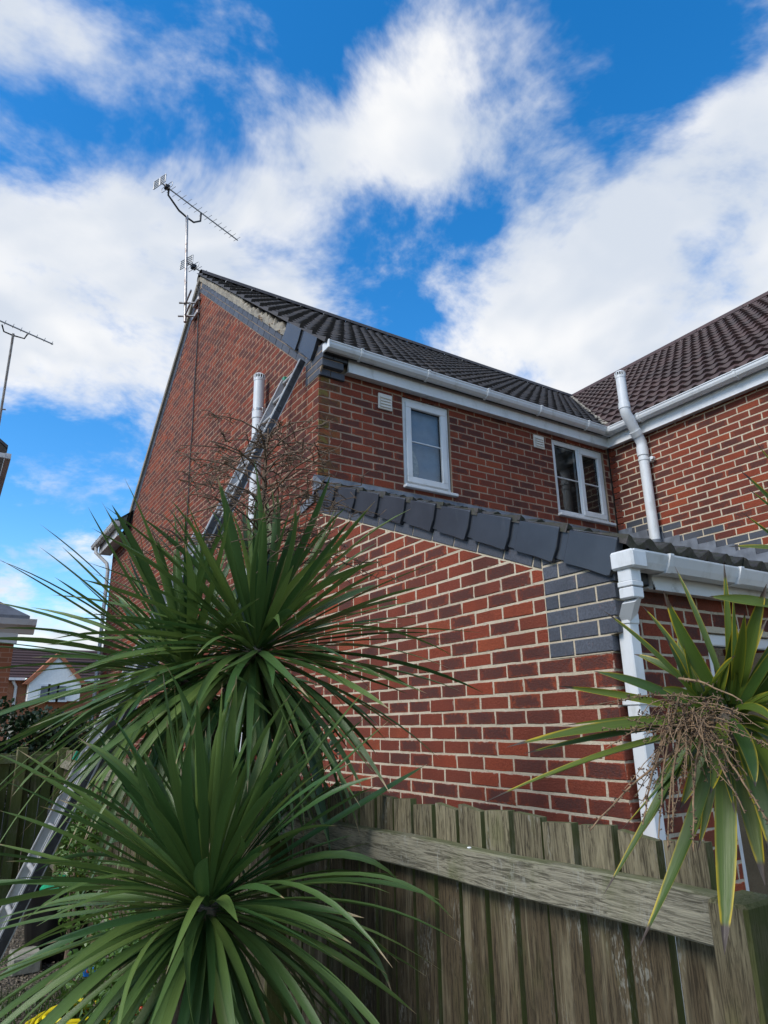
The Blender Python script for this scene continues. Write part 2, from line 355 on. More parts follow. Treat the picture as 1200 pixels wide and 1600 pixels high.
def obj(name, me, parent=None, mat=None):
    o = bpy.data.objects.new(name, me); COL.objects.link(o)
    if parent: o.parent = parent
    if mat is not None: o.matrix_world = mat
    return o
def tag(o, label=None, cat=None, group=None, kind=None):
    for k, v in (('label', label), ('category', cat), ('group', group), ('kind', kind)):
        if v: o[k] = v
    return o
def thing(name, label, cat, loc=(0, 0, 0), group=None):
    o = bpy.data.objects.new(name, None); COL.objects.link(o); o.empty_display_size = .2
    return tag(o, label, cat, group)
class Frame:
    def __init__(s, O, U, V, Nn): s.O, s.U, s.V, s.N = Vector(O), Vector(U), Vector(V), Vector(Nn)
    def p(s, u, v, w_=0): return s.O+s.U*u+s.V*v+s.N*w_
    def mat(s, u, v, w_=0):
        o = s.p(u, v, w_); return Matrix(((s.U.x, s.V.x, s.N.x, o.x), (s.U.y, s.V.y, s.N.y, o.y), (s.U.z, s.V.z, s.N.z, o.z), (0, 0, 0, 1)))
def clip(poly, a, b_, c):     # keep a*u+b*v<=c
    out = []
    for i in range(len(poly)):
        p, q = poly[i], poly[(i+1) % len(poly)]; dp = a*p[0]+b_*p[1]-c; dq = a*q[0]+b_*q[1]-c
        if dp <= 0: out.append(p)
        if (dp < 0 < dq) or (dq < 0 < dp):
            t_ = dp/(dp-dq); out.append((p[0]+(q[0]-p[0])*t_, p[1]+(q[1]-p[1])*t_))
    return out
def area(p): return .5*abs(sum(p[i][0]*p[(i+1) % len(p)][1]-p[(i+1) % len(p)][0]*p[i][1] for i in range(len(p))))
def prism(mb, fr, poly, w0, w1, bev=.003, rect=None, rnd=0., moss=0., jit=0., mi=0):
    if jit > .0012:
        p3 = []
        for i in range(len(poly)):
            a_, b2 = poly[i], poly[(i+1) % len(poly)]; k_ = rng.uniform(.3, .7); p3 += [a_, (a_[0]+(b2[0]-a_[0])*k_, a_[1]+(b2[1]-a_[1])*k_)]
        if rect is None:
            us = [p[0] for p in poly]; vv = [p[1] for p in poly]; rect = (min(us), min(vv), max(us), max(vv))
        poly = p3
    n = len(poly); cu = sum(p[0] for p in poly)/n; cv = sum(p[1] for p in poly)/n
    P2 = [(p[0]+rng.uniform(-jit, jit), p[1]+rng.uniform(-jit, jit)) for p in poly]
    ins = []
    for p in P2:
        dx, dy = cu-p[0], cv-p[1]; ins.append((p[0]+math.copysign(min(bev, abs(dx)), dx), p[1]+math.copysign(min(bev, abs(dy)), dy)))
    if rect is None:
        us = [p[0] for p in poly]; vv = [p[1] for p in poly]; rect = (min(us), min(vv), max(us), max(vv))
    def uvf(p): return ((p[0]-rect[0])/(rect[2]-rect[0]+1e-9), (p[1]-rect[1])/(rect[3]-rect[1]+1e-9))
    wj = rng.uniform(-jit*.8, jit*.4)
    vs_ = [fr.p(p[0], p[1], w0) for p in P2]+[fr.p(p[0], p[1], w1-bev+wj) for p in P2]+[fr.p(p[0], p[1], w1+wj) for p in ins]
    uvs = [uvf(p) for p in P2]*2+[uvf(p) for p in ins]; fs = []
    for i in range(n):
        j = (i+1) % n; fs += [(i, j, n+j, n+i), (n+i, n+j, 2*n+j, 2*n+i)]
    fs.append(tuple(range(2*n, 3*n)))
    mb.add(vs_, fs, uvs, rnd, moss, mi)

# ------------------------------------------------------------------ ground
g = MB(); g.add([(-400, -400, 0), (400, -400, 0), (400, 400, 0), (-400, 400, 0)], [(0, 1, 2, 3)]); tag(g.build('ground', 'gravel'), kind='structure')

# ------------------------------------------------------------------ the house
G = 1.975; L = 2.847; W = 3.85
house = thing('brick_house', 'red brick house with blue brick verges, grey tiled roof and white gutters', 'house', group='brick houses of the street')
SIDE = Frame((0, 0, 0), (0, -1, 0), (0, 0, 1), (-1, 0, 0))
FRONT = Frame((0, 0, 0), (1, 0, 0), (0, 0, 1), (0, -1, 0))
WING = Frame((W, 0, 0), (0, -1, 0), (0, 0, 1), (-1, 0, 0))
LTF = Frame((0, -L, 0), (1, 0, 0), (0, 0, 1), (0, -1, 0))
TM = .83; YR = 4.0; RB, TRF = 3.03, .808                      # main roof slope, ridge position
LT_T = .40                              # lean-to slope
ZK = 1.8236+G
def gable_top(y): return G+2.686+TM*(y if y <= YR else 2*YR-y)      # top of the red bricks
def lean_top(y): return G+1.418+.395*y
# windows in the first-floor front wall: x0,x1,z0,z1
W1 = (.90, 1.465, G+1.815, G+2.735); W2 = (2.912, 3.757, G+1.845, G+2.735)
LW = (.715, 2.1, .72, 2.10)
YB = 8.75                               # rear end of the side wall
mort = {}
# mortar bodies
mb = MB()
def slab(mb, fr, poly, w0, w1, **k):
    n = len(poly); vs_ = [fr.p(u, v, w0) for u, v in poly]+[fr.p(u, v, w1) for u, v in poly]
    mb.add(vs_, [(i, (i+1) % n, n+(i+1) % n, n+i) for i in range(n)]+[tuple(range(n))[::-1], tuple(range(n, 2*n))], **k)
zr = G+3.15
slab(mb, SIDE, [(-YB, 0), (-.006, 0), (-.006, gable_top(0)+.2), (-YR, gable_top(YR)+.2), (-7.55, gable_top(7.55)+.2), (-YB, gable_top(7.55)+.15)], -.10, -.0032)
side_wall = mb.build('side_wall', 'mortar_buff', house)
mb = MB(); slab(mb, SIDE, [(0, 0), (L-.006, 0), (L-.006, lean_top(-L)+.10), (0, lean_top(0)+.1)], -.10, -.0030)
lean_wall = mb.build('extension_side_wall', 'mortar_pale', house)
mb = MB()
for (a, b_, c_, d_) in [(.1, W, 0, W1[2]), (.1, W1[0], W1[2], G+2.95), (W1[1], W2[0], W1[2], G+2.95), (W2[1], W, W1[2], G+2.95), (W1[0], W1[1], W1[3], G+2.95), (W2[0], W2[1], W2[3], G+2.95), (W2[0], W2[1], W1[2], W2[2])]:
    slab(mb, FRONT, [(a, c_), (b_, c_), (b_, d_), (a, d_)], -.10, -.0032)
front_wall = mb.build('front_wall', 'mortar_buff', house)
mb = MB(); slab(mb, WING, [(.1, 0), (5, 0), (5, G+2.95), (.1, G+2.95)], -.10, -.0030); wing_wall = mb.build('wing_wall', 'mortar_pale', house)
mb = MB()
for (a, b_, c_, d_) in [(.1, LW[0], 0, 2.3), (LW[1], W, 0, 2.3), (LW[0], LW[1], 0, LW[2]), (LW[0], LW[1], LW[3], 2.3)]:
    slab(mb, LTF, [(a, c_), (b_, c_), (b_, d_), (a, d_)], -.10, -.0030)
ext_front = mb.build('extension_front_wall', 'mortar_pale', house)
# dark rooms behind the windows
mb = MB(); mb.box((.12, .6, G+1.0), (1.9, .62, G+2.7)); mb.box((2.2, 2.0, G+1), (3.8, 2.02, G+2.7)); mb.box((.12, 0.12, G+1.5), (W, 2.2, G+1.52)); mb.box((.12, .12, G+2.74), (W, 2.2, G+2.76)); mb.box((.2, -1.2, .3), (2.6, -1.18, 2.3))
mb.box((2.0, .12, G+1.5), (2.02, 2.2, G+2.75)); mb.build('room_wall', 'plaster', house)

BR = []   # (frame, poly, rect, moss, parent, score)
def lay(fr, u0, u1, z0, z1, ztop_clip, base_z, off_even, off_odd, parent, holes=(), moss_fn=None, dirn=1, excl=None):
    j0 = math.floor((z0-base_z)/.075); j1 = math.ceil((z1-base_z)/.075)
    for j in range(j0, j1):
        za = base_z+j*.075+.005; zb = za+.065
        off = off_odd if j % 2 else off_even
        n0 = math.floor((u0-off)/.225)-1; n1 = math.ceil((u1-off)/.225)+1
        for k in range(n0, n1):
            a = off+k*.225+.005; b_ = a+.215
            rect = (a, za, b_, zb)
            spans = [(max(a, u0), min(b_, u1))]
            for (h0, h1, hz0, hz1) in holes:
                if zb > hz0+.02 and za < hz1-.02:
                    ns = []
                    for (s0, s1) in spans:
                        if s1 <= h0 or s0 >= h1: ns.append((s0, s1))
                        else:
                            if s0 < h0: ns.append((s0, h0-.004))
                            if s1 > h1: ns.append((h1+.004, s1))
                    spans = ns
            for (s0, s1) in spans:
                if s1-s0 < .02: continue
                poly = [(s0, za), (s1, za), (s1, zb), (s0, zb)]
                for cl in ztop_clip: poly = clip(poly, *cl)
                if len(poly) < 3 or area(poly) < 3e-4: continue
                full = (s1-s0) > .2149 and len(poly) == 4 and area(poly) > .2149*.0649
                BR.append([fr, poly, rect, moss_fn(s0, za, s1) if moss_fn else 0., parent, full, s1-s0])
# side wall: clip lines  v <= top  (in u=-y)
t0 = gable_top(0)-.006
cl_gf = (TM, 1, t0)         # v + TM*u <= t0   (front slope, u=-y)
cl_gr = (-TM, 1, t0+TM*2*YR)
kn_u = (-.25, .0); kn_z = (G+2.69, G+3.1)
lay(SIDE, -YB, -7.6, .6, G+3.02, [], ZK, -.2275+.1125, -.2275+.0025, side_wall)
lay(SIDE, -7.592, -.002, .6, G+6.2, [cl_gf, cl_gr], ZK, -.2275+.1125, -.2275+.0025, side_wall, holes=[(-.262, .1, G+2.70, G+3.3)])
lay(SIDE, .002, L-.002, .0, G+1.45, [(-.395*-1, 1, lean_top(0)-.008)], G, L-.225-.1125, L-.225, lean_wall, holes=[(L-.365, L+.1, G+.003, G+.7)])
def mossf(s0, za, s1): return 1.0 if s0 < .05 and s1 < .13 and rng.random() < .45 else (.35 if s0 < .05 else 0.)
lay(FRONT, .002, W-.003, G+1.3, G+2.78, [], ZK, .0, .1125-.225, front_wall, holes=[W1, W2, (-.1, .262, G+2.70, G+3)], moss_fn=mossf)
WZ = ZK+.02
lay(WING, .012, 4.6, G+.3, G+2.78, [], WZ, .012, .012+.1125, wing_wall)
lay(LTF, .002, 2.6, .9, G+.29, [], G, -.1125, 0., ext_front, holes=[LW, (-.1, .118, G+.003, G+.7)])

STD = []
for i in range(28):
    q = MB(); F0 = Frame((0, 0, 0), (1, 0, 0), (0, 1, 0), (0, 0, 1))
    prism(q, F0, [(0, 0), (.215, 0), (.215, .065), (0, .065)], -.02, 0, .0035, None, rng.random(), 0, .0024); STD.append(q.build('brick', 'brick', link=False))
def pscore(fr, poly, occl=True):
    c_ = fr.p(sum(p[0] for p in poly)/len(poly), sum(p[1] for p in poly)/len(poly)); d = c_-CAM
    z = d.dot(FW)
    if z < .1: return -1
    x = 600+FPX*d.dot(RT)/z; y = 800-FPX*d.dot(UP)/z
    if not (0 < x < 1200 and 0 < y < 1600): return -1
    if occl:
        if y > 1250 and x < 1200: return -1
        if x < 600 and y > 830 and c_.x < .05: return -1
        if x > 1060 and y > 960: return -1
    return area(poly)*abs(fr.N.dot(d.normalized()))/d.length_squared
# wing wall blue bricks that step down with the lean-to roof
def wing_blue(u, z):
    base = G+1.62-.40*u
    return base+.12 < z < base+.36
order = []
for b_ in BR:
    b_.append(pscore(b_[0], b_[1]))
top = set(id(b_) for b_ in sorted(BR, key=lambda q: -q[7])[:300])
rest = MB(); bluebricks = []
for b_ in BR:
    fr, poly, rect, mo, par, full, ln, sco = b_
    isblue = fr is WING and full and wing_blue(poly[0][0]+.1, poly[0][1]) and (int(round(poly[0][1]/.075)) % 2 == 0 or wing_blue(poly[0][0]+.1, poly[0][1]-.1) is False)
    if isblue:
        q = MB(); prism(q, fr, poly, -.02, 0, .0035, rect, rng.random(), 0, .001); q.build('blue_brick', 'bluebrick', par); continue
    if id(b_) in top:
        if full and mo == 0:
            obj('brick', rng.choice(STD), par, fr.mat(poly[0][0], poly[0][1], rng.uniform(-.0015, .001)))
        else:
            q = MB(); prism(q, fr, poly, -.02, 0, .0035, rect, rng.random(), mo, .002); q.build('brick', 'brick', par)
    else: prism(rest, fr, poly, -.02, 0, .0035, rect, rng.random(), mo, .002)
tag(rest.build('brickwork', 'brick', house), kind='stuff')

# ---- blue bricks along the verges and kneelers
def blue(fr, poly, w0, w1, par, bev=.0035):
    q = MB(); prism(q, fr, poly, w0, w1, bev, None, rng.random(), 0, .001); return q.build('blue_brick', 'bluebrick', par)
def slope_row(fr, u0, v0, du, dv, length, h, off0, par, w1=.004, start=0., clipv=()):
    # row of bricks laid along a slope; (du,dv) unit direction, offset off0 perpendicular (up)
    nx, ny = (-dv, du) if du > 0 else (dv, -du)
    s = start
    while s < length-.03:
        e = min(s+.215, length)
        pl = [(u0+du*s+nx*off0, v0+dv*s+ny*off0), (u0+du*e+nx*off0, v0+dv*e+ny*off0), (u0+du*e+nx*(off0+h), v0+dv*e+ny*(off0+h)), (u0+du*s+nx*(off0+h), v0+dv*s+ny*(off0+h))]
        for cl in clipv: pl = clip(pl, *cl)
        if len(pl) > 2 and area(pl) > 4e-4:
            if sum(pl[i][0]*pl[(i+1) % len(pl)][1]-pl[(i+1) % len(pl)][0]*pl[i][1] for i in range(len(pl))) < 0: pl = pl[::-1]
            blue(fr, pl, -.02, w1, par)
        s += .225
cs = 1/math.hypot(1, TM)
for r_ in (0, 1):
    # front slope: from the kneeler (u=0) up to the ridge: direction u decreasing
    slope_row(SIDE, -.10+0, gable_top(.10), -cs, TM*cs, (YR-.10)/cs, .066, .004+r_*.076, side_wall, start=-.6+.1*r_, clipv=[(-1, 0, YR), (1, 0, -.262)])
    slope_row(SIDE, -YR, gable_top(YR), -cs, -TM*cs, 3.6/cs, .066, .004+r_*.076, side_wall, start=-.25+.1*r_, clipv=[(1, 0, -YR-.008), (-1, 0, 7.68)])
cl = 1/math.hypot(1, .395)
slope_row(SIDE, 0, lean_top(0), cl, -.395*cl, (L-.36)/cl, .105, .002, lean_wall, w1=.003, start=-.1, clipv=[(-1, 0, -.002), (1, 0, L-.372)])
# lean-to kneeler: six courses, corbelled forward
proj = [.012, .05, .05, .058, .064, .07, .07]
for j, pj in enumerate(proj):
    za = G+j*.075+.005; zb = za+.065
    ue = L+pj; ul = L-.36
    cut = (.395, 1, lean_top(0)+.115)
    segs = [(ue-.215, ue), (ul, ue-.225)] if j % 2 == 0 else [(ue-.1025, ue), (ue-.3275, ue-.1125), (ul, ue-.3375)]
    for (a, b_) in segs:
        pl = clip([(a, za), (b_, za), (b_, zb), (a, zb)], *cut)
        if len(pl) > 2 and area(pl) > 3e-4: blue(SIDE, pl, -.012, .006, lean_wall)
    if j < 6:
        Fk = Frame((0, -L-pj, 0), (1, 0, 0), (0, 0, 1), (0, -1, 0))
        for (a, b_) in ([(.0, .1025)] if j % 2 == 0 else [(.0, .1025)]):
            q = MB(); prism(q, Frame((0.0, -L-pj, 0), (1, 0, 0), (0, 0, 1), (0, -1, 0)), [(a-.003, za), (b_+.13 if j > 3 else b_, za), (b_+.13 if j > 3 else b_, zb), (a-.003, zb)], -.10, -.001, .003, None, rng.random(), 0, 0); q.build('blue_brick', 'bluebrick', ext_front)
mb = MB()
mb.box((.003, -L-.004, G+.006), (.10, -L+.05, G+.5)); mb.box((.003, -L-.040, G+.078), (.10, -L, G+.5)); slab(mb, SIDE, [(L-.366, G-.002), (L+.004, G-.002), (L+.004, G+.074), (L+.036, G+.078), (L+.036, G+.38), (L-.366, G+.5)], -.012, .0005)
mb.build('kneeler_mortar', 'mortar_pale', lean_wall)
# main eaves kneeler
proj = [.03, .075, .085, .09]
for j, pj in enumerate(proj):
    za = G+2.69+j*.075+.005; zb = za+.065
    cut = (TM, 1, t0+.22)
    segs = [(pj-.215, pj), (-.255, pj-.225)] if j % 2 == 0 else [(pj-.1025, pj), (-.255, pj-.1125)]
    for (a, b_) in segs:
        if b_-a < .02: continue
        pl = clip([(a, za), (b_, za), (b_, zb), (a, zb)], *cut)
        if len(pl) > 2 and area(pl) > 3e-4: blue(SIDE, pl, -.012, .008, side_wall)
    for (a, b_) in ([(.0, .215)] if j % 2 else [(.0, .1025), (.1125, .25)]):
        q = MB(); prism(q, Frame((0, -pj, 0), (1, 0, 0), (0, 0, 1), (0, -1, 0)), [(a-.004, za), (b_, za), (b_, zb), (a-.004, zb)], -.12, -.001, .003, None, rng.random(), 0, 0); q.build('blue_brick', 'bluebrick', front_wall)
mb = MB(); mb.box((.004, -.02, G+2.70), (.21, .05, G+2.99)); mb.box((.004, -.066, G+2.772), (.21, .0, G+2.99)); slab(mb, SIDE, [(-.258, G+2.688), (.0, G+2.688), (.07, G+2.77), (.07, G+2.95), (0, G+3.0), (-.258, G+3.10)], -.012, .0035)
mb.build('kneeler_mortar', 'mortar_buff', side_wall)

# ---- roofs
TW, GA, TL_ = .30, .345, .42
def tile_mesh(name, matn, amp, seed, moss=0., n=12, wid=TW):
    r_ = random.Random(seed); q = MB(); v = []
    tl = r_.uniform(-.004, .004)
    def h(u): return amp*(1+math.cos(4*math.pi*u/wid))*.5*(1 if True else 0)
    for (vv, add) in ((0, .048), (TL_, .004)):
        for i in range(n+1):
            u = i*wid/n; v.append((u, vv+(r_.uniform(-.002, .002)), h(u)+add+tl*(u/wid-.5)))
    for i in range(n+1):
        u = i*wid/n; v.append((u, .004, h(u)+.004))
    m_ = n+1; fs = [(i, i+1, m_+i+1, m_+i) for i in range(n)]+[(2*m_+i, 2*m_+i+1, i+1, i) for i in range(n)]+[(2*m_, 0, m_), (2*m_+n, m_+n, n)]
    q.add(v, fs, rnd=r_.random(), smooth=False)
    q.sm = [k < n for k in range(len(fs))]; q.mo = [moss if i < m_ or i >= 2*m_ else moss*.3 for i in range(len(v))]
    return q
TMESH = {}
for key, (mn, amp) in {'main': ('tile_main', .030), 'wing': ('tile_wing', .034), 'lean': ('tile_main', .042)}.items():
    TMESH[key] = []
    for i in range(8):
        q = tile_mesh('tile', mn, amp, i*31+len(key), {'main': .15, 'wing': .1, 'lean': .75}[key]); TMESH[key].append((q, q.build('tile', mn, link=False)))
pm = math.atan(TRF); pl_ = math.atan(.405)
# main: plane z = G+3.10+TM*y  (bed of tiles), eave at y=-.19
MAINR = Frame((-.035, -.15, G+RB+TRF*-.15), (1, 0, 0), (0, math.cos(pm), math.sin(pm)), (0, -math.sin(pm), math.cos(pm)))
XR = 8.15; ZR = G+6.31; XE = W-.14; ZE = G+2.93
pw = math.atan((ZR-ZE)/(XR-XE))
WINGR = Frame((XE, 4.4, ZE), (0, -1, 0), (math.cos(pw), 0, math.sin(pw)), (-math.sin(pw), 0, math.cos(pw)))
LEANR = Frame((-.02, -2.985, G+1.610-.405*2.985), (1, 0, 0), (0, math.cos(pl_), math.sin(pl_)), (0, -math.sin(pl_), math.cos(pl_)))
tiles = []
def add_tiles(fr, key, cols, rows, keep):
    for r_ in range(rows):
        for c_ in range(cols):
            p = fr.p(c_*TW+.15, r_*GA+.17)
            if keep(p): tiles.append((fr, key, c_*TW, r_*GA))
roof = MB()
slopeM = (YR+.15)/math.cos(pm)
add_tiles(MAINR, 'main', 30, int(slopeM/GA)+1, lambda p: p.y < YR+.05 and (p.z > ZE+(p.x-XE)*math.tan(pw)-.35))
add_tiles(WINGR, 'wing', 28, int(math.hypot(XR-XE, ZR-ZE)/GA)+1, lambda p: p.x < XR+.05 and (p.z > G+RB+TRF*p.y-.25 or p.y > YR))
add_tiles(LEANR, 'lean', 13, 9, lambda p: p.y < -.05)
def tscore(tp):
    fr, key, u, v = tp; return pscore(fr, [(u, v), (u+TW, v), (u+TW, v+GA), (u, v+GA)], False)*(1 if key != 'lean' else 1.)
tiles.sort(key=lambda q: -tscore(q))
def slope_poly(fr, poly, th, par, name, matn):
    q = MB(); slab(q, fr, poly, -th, -.012); return q.build(name, matn, par)
main_roof = slope_poly(MAINR, [(.05, .0), (8.6, .0), (8.6, slopeM-.02), (.05, slopeM-.02)], .05, house, 'main_roof', 'dark_gap')
wing_roof = slope_poly(WINGR, [(0.2, 0), (8.5, 0), (8.5, (XR-XE)/math.cos(pw)), (.2, (XR-XE)/math.cos(pw))], .05, house, 'wing_roof', 'dark_gap')
lean_roof = slope_poly(LEANR, [(.05, 0), (W-.01, 0), (W-.01, 2.95/math.cos(pl_)-.01), (.05, 2.95/math.cos(pl_)-.01)], .05, house, 'extension_roof', 'dark_gap')
# far (unseen) slopes
bk = MB(); bk.add([(-.02, YR, G+6.27), (8.6, YR, G+6.27), (8.6, 7.9, G+6.27-TM*3.9), (-.02, 7.9, G+6.27-TM*3.9)], [(0, 1, 2, 3)]); bk.add([(XR, -4.5, ZR), (XR, 8, ZR), (XR+4.6, 8, ZE), (XR+4.6, -4.5, ZE)], [(0, 1, 2, 3)])
bk.build('rear_roof', 'tile_main', house)
RP = {'main': main_roof, 'wing': wing_roof, 'lean': lean_roof}
trest = MB(); mats_t = ['tile_main', 'tile_wing']
for i, (fr, key, u, v) in enumerate(tiles):
    q, me = rng.choice(TMESH[key]); ju, jv = rng.uniform(-.004, .004), rng.uniform(-.006, .006)
    if i < 300: obj('roof_tile', me, RP[key], fr.mat(u+ju, v+jv, rng.uniform(-.002, .003)))
    else:
        o = len(trest.v); M_ = fr.mat(u+ju, v+jv, 0); trest.v += [tuple(M_ @ Vector(p)) for p in q.v]
        trest.f += [[a+o for a in f] for f in q.f]; trest.uv += q.uv; rr = rng.random(); trest.rn += [rr]*len(q.v); trest.mo += q.mo; trest.sm += q.sm; trest.mi += [1 if key == 'wing' else 0]*len(q.f)
tag(trest.build('roof_tiling', mats_t, house), kind='stuff')
# ridge tiles
for i in range(20):
    q = MB(); x0 = -.03+i*.43
    prof = [(-.13, -.02), (-.11, .045), (-.06, .085), (0, .10), (.06, .085), (.11, .045), (.13, -.02)]
    q.sweep(prof, (x0, YR, G+6.285), (x0+.425, YR, G+6.285), (0, 1, 0), (0, 0, 1)); q.build('ridge_tile', 'tile_main', main_roof)
for i in range(20):
    q = MB(); y0 = 4.0-i*.43
    q.sweep(prof, (XR, y0, ZR+.0), (XR, y0-.425, ZR+.0), (1, 0, 0), (0, 0, 1)); q.build('ridge_tile', 'tile_wing', wing_roof)
# valley lead and its mortar
def valley(s):   # point on the line where both roofs meet
    y = -.12+s; z = G+RB+TRF*y; x = XE+(z-ZE)/math.tan(pw); return Vector((x, y, z))
q = MB()
for i in range(12):
    a, b_ = valley(i*.36), valley((i+1)*.36)
    q.add([a+Vector((-.16, 0, .055)), a+Vector((.02, 0, .075)), b_+Vector((.02, 0, .075)), b_+Vector((-.16, 0, .055))], [(0, 1, 2, 3)])
q.build('valley_lead', 'lead', house)
q = MB()
for i in range(170):
    a = valley(rng.uniform(0, 4.3)); r_ = rng.uniform(.015, .04); c_ = a+Vector((rng.uniform(-.02, .09), 0, .085+rng.uniform(0, .02)))
    vs_ = [c_+Vector((rng.uniform(.6, 1.2)*r_*dx, rng.uniform(.6, 1.2)*r_*dy, rng.uniform(.6, 1.2)*r_*dz)) for dx, dy, dz in ((1, 0, 0), (-1, 0, 0), (0, 1, 0), (0, -1, 0), (0, 0, 1), (0, 0, -1))]
    q.add(vs_, [(0, 2, 4), (2, 1, 4), (1, 3, 4), (3, 0, 4), (2, 0, 5), (1, 2, 5), (3, 1, 5), (0, 3, 5)])
tag(q.build('valley_mortar', 'verge_mortar', house), kind='stuff')
# verge bedding mortar on the gable, broken towards the eaves
q = MB(); prev = None; nseg = 110
for i in range(nseg+1):
    y = .62+(YR-.62)*i/nseg; z = gable_top(y)+.152/cs+.0; broken = y < 2.1
    hi = RB+TRF*y-(gable_top(y)-G+.152/cs)+.03+rng.uniform(-.012, .008) - (rng.uniform(.0, .10) if broken else 0); out = .012+rng.uniform(-.008, .014)
    ring = [Vector((.05, y, z-.01)), Vector((-out, y, z-.006+rng.uniform(-.006, .006))), Vector((-out-rng.uniform(0, .01), y, z+hi*.6)), Vector((-.0+rng.uniform(-.01, .02), y, z+hi)), Vector((.06, y, z+hi))]
    if prev: q.add(prev+ring, [(k, k+1, 5+k+1, 5+k) for k in range(4)])
    prev = ring
prev = None
for i in range(60):
    y = YR+(3.68)*i/59; z = gable_top(y)+.152/cs
    ring = [Vector((.05, y, z-.01)), Vector((-.035, y, z-.004)), Vector((-.04, y, z+.07)), Vector((-.02, y, z+.12+rng.uniform(-.008, .008))), Vector((.06, y, z+.12))]
    if prev: q.add(prev+ring, [(k, k+1, 5+k+1, 5+k) for k in range(4)])
    prev = ring
q.build('verge_mortar', 'verge_mortar', house)
q = MB()
for i in range(46):     # loose lumps where the old verge was hacked off
    y = rng.uniform(.66, 1.6); z = gable_top(y)+.152/cs+rng.uniform(.0, .05); r_ = rng.uniform(.018, .042); c_ = Vector((rng.uniform(-.01, .03), y, z))
    vs_ = [c_+Vector((rng.uniform(.5, 1.2)*r_*dx, rng.uniform(.5, 1.2)*r_*dy, rng.uniform(.5, 1.2)*r_*dz)) for dx, dy, dz in ((1, 0, 0), (-1, 0, 0), (0, 1, 0), (0, -1, 0), (0, 0, 1), (0, 0, -1))]
    q.add(vs_, [(0, 2, 4), (2, 1, 4), (1, 3, 4), (3, 0, 4), (2, 0, 5), (1, 2, 5), (3, 1, 5), (0, 3, 5)])
tag(q.build('broken_mortar', 'mortar_buff', house), kind='stuff')
# dry verge caps
def verge_cap(s0, ox, oz, tanv, parent, length=.345, h0=.134, h1=.150, w_=.028):
    c_ = 1/math.hypot(1, tanv); dx, dz = c_, -tanv*c_; nx, nz = tanv*c_, c_
    def P(s, n): return (ox+dx*s+nx*n, oz+dz*s+nz*n)
    q = MB()
    def plate(pts, a, b_, bev=.004): prism(q, SIDE, [P(*k) for k in pts], a, b_, bev)
    plate([(s0-.03, -h0+.004), (s0+.09, -h0+.004), (s0+.09, .020), (s0-.03, .020)], -.01, w_-.014)
    plate([(s0+.075, -h0), (s0+length*.7, -h0-(h1-h0)*.72), (s0+length+.006, -h1), (s0+length+.016, -h1*.5), (s0+length+.010, .028), (s0+.075, .022)], -.012, w_, .005)
    plate([(s0+length-.008, -h1+.004), (s0+length+.008, -h1+.004), (s0+length+.020, -h1*.5), (s0+length+.014, .022), (s0+length-.004, .022)], -.012, w_+.003, .003)
    # flange over the tile edge
    a = [SIDE.p(*P(s0+.05, .024), w_-.004), SIDE.p(*P(s0+length+.01, .030), w_-.004), SIDE.p(*P(s0+length+.01, .036), -.07), SIDE.p(*P(s0+.05, .030), -.07)]
    q.add(a, [(0, 1, 2, 3)])
    return q.build('verge_cap', 'anthracite', parent)
lt_len = 2.93*math.hypot(1, .405)
for i in range(9): verge_cap(.02+i*(lt_len/9), 0, G+1.655, .405, lean_roof, lt_len/9)
mcs = math.hypot(1, TRF)
for i in range(2): verge_cap((-.66)*mcs+.0+i*.44, 0, G+RB+.02, TRF, main_roof, .42, .17, .19, .035)

# ---- flashings
q = MB()
for i in range(40):   # apron along the front wall
    x0 = -.035+(W+.03)*i/40; x1 = -.035+(W+.03)*(i+1)/40; j0 = .006*math.sin(i*1.7); j1 = .006*math.sin((i+1)*1.7)
    z0 = G+1.742
    q.add([(x0, -.012+j0*.3, z0), (x1, -.012+j1*.3, z0), (x1, -.02+j1, z0-.07), (x0, -.02+j0, z0-.07), (x0, -.17+j0, z0-.13+.02), (x1, -.17+j1, z0-.13+.02)], [(3, 2, 1, 0), (4, 5, 2, 3)])
q.add([(-.035, -.02, G+1.742), (-.035, -.02, G+1.60), (-.02, .05, G+1.56), (-.02, .05, G+1.742), (-.035, -.19, G+1.60)], [(0, 1, 2, 3), (0, 4, 1)])
q.add([(-.014, .02, G+1.60), (-.014, .30, G+1.545), (-.014, .30, G+1.475), (-.014, .0, G+1.52)], [(0, 1, 2, 3)])
q.build('lead_flashing', 'lead', house)
q = MB(); u = .02
while u < 3.0:        # stepped flashing on the wing wall
    zb = G+1.645-.405*u; step = math.floor((zb+.17-WZ)/.075)*.075+WZ+.004
    u2 = u+.1875
    vs_ = [(W-.010, -u, zb-.05), (W-.010, -u2, zb-.05-.405*.1875), (W-.010, -u2, step), (W-.010, -u, step)]
    q.add(vs_, [(0, 1, 2, 3)]); q.add([(W-.012, -u, zb-.05+.09), (W-.012, -u2, zb-.05+.09-.076), (W-.17, -u2, zb-.02-.076+.06), (W-.17, -u, zb-.02+.06)], [(0, 1, 2, 3)])
    u = u2
q.build('lead_flashing', 'lead', house)

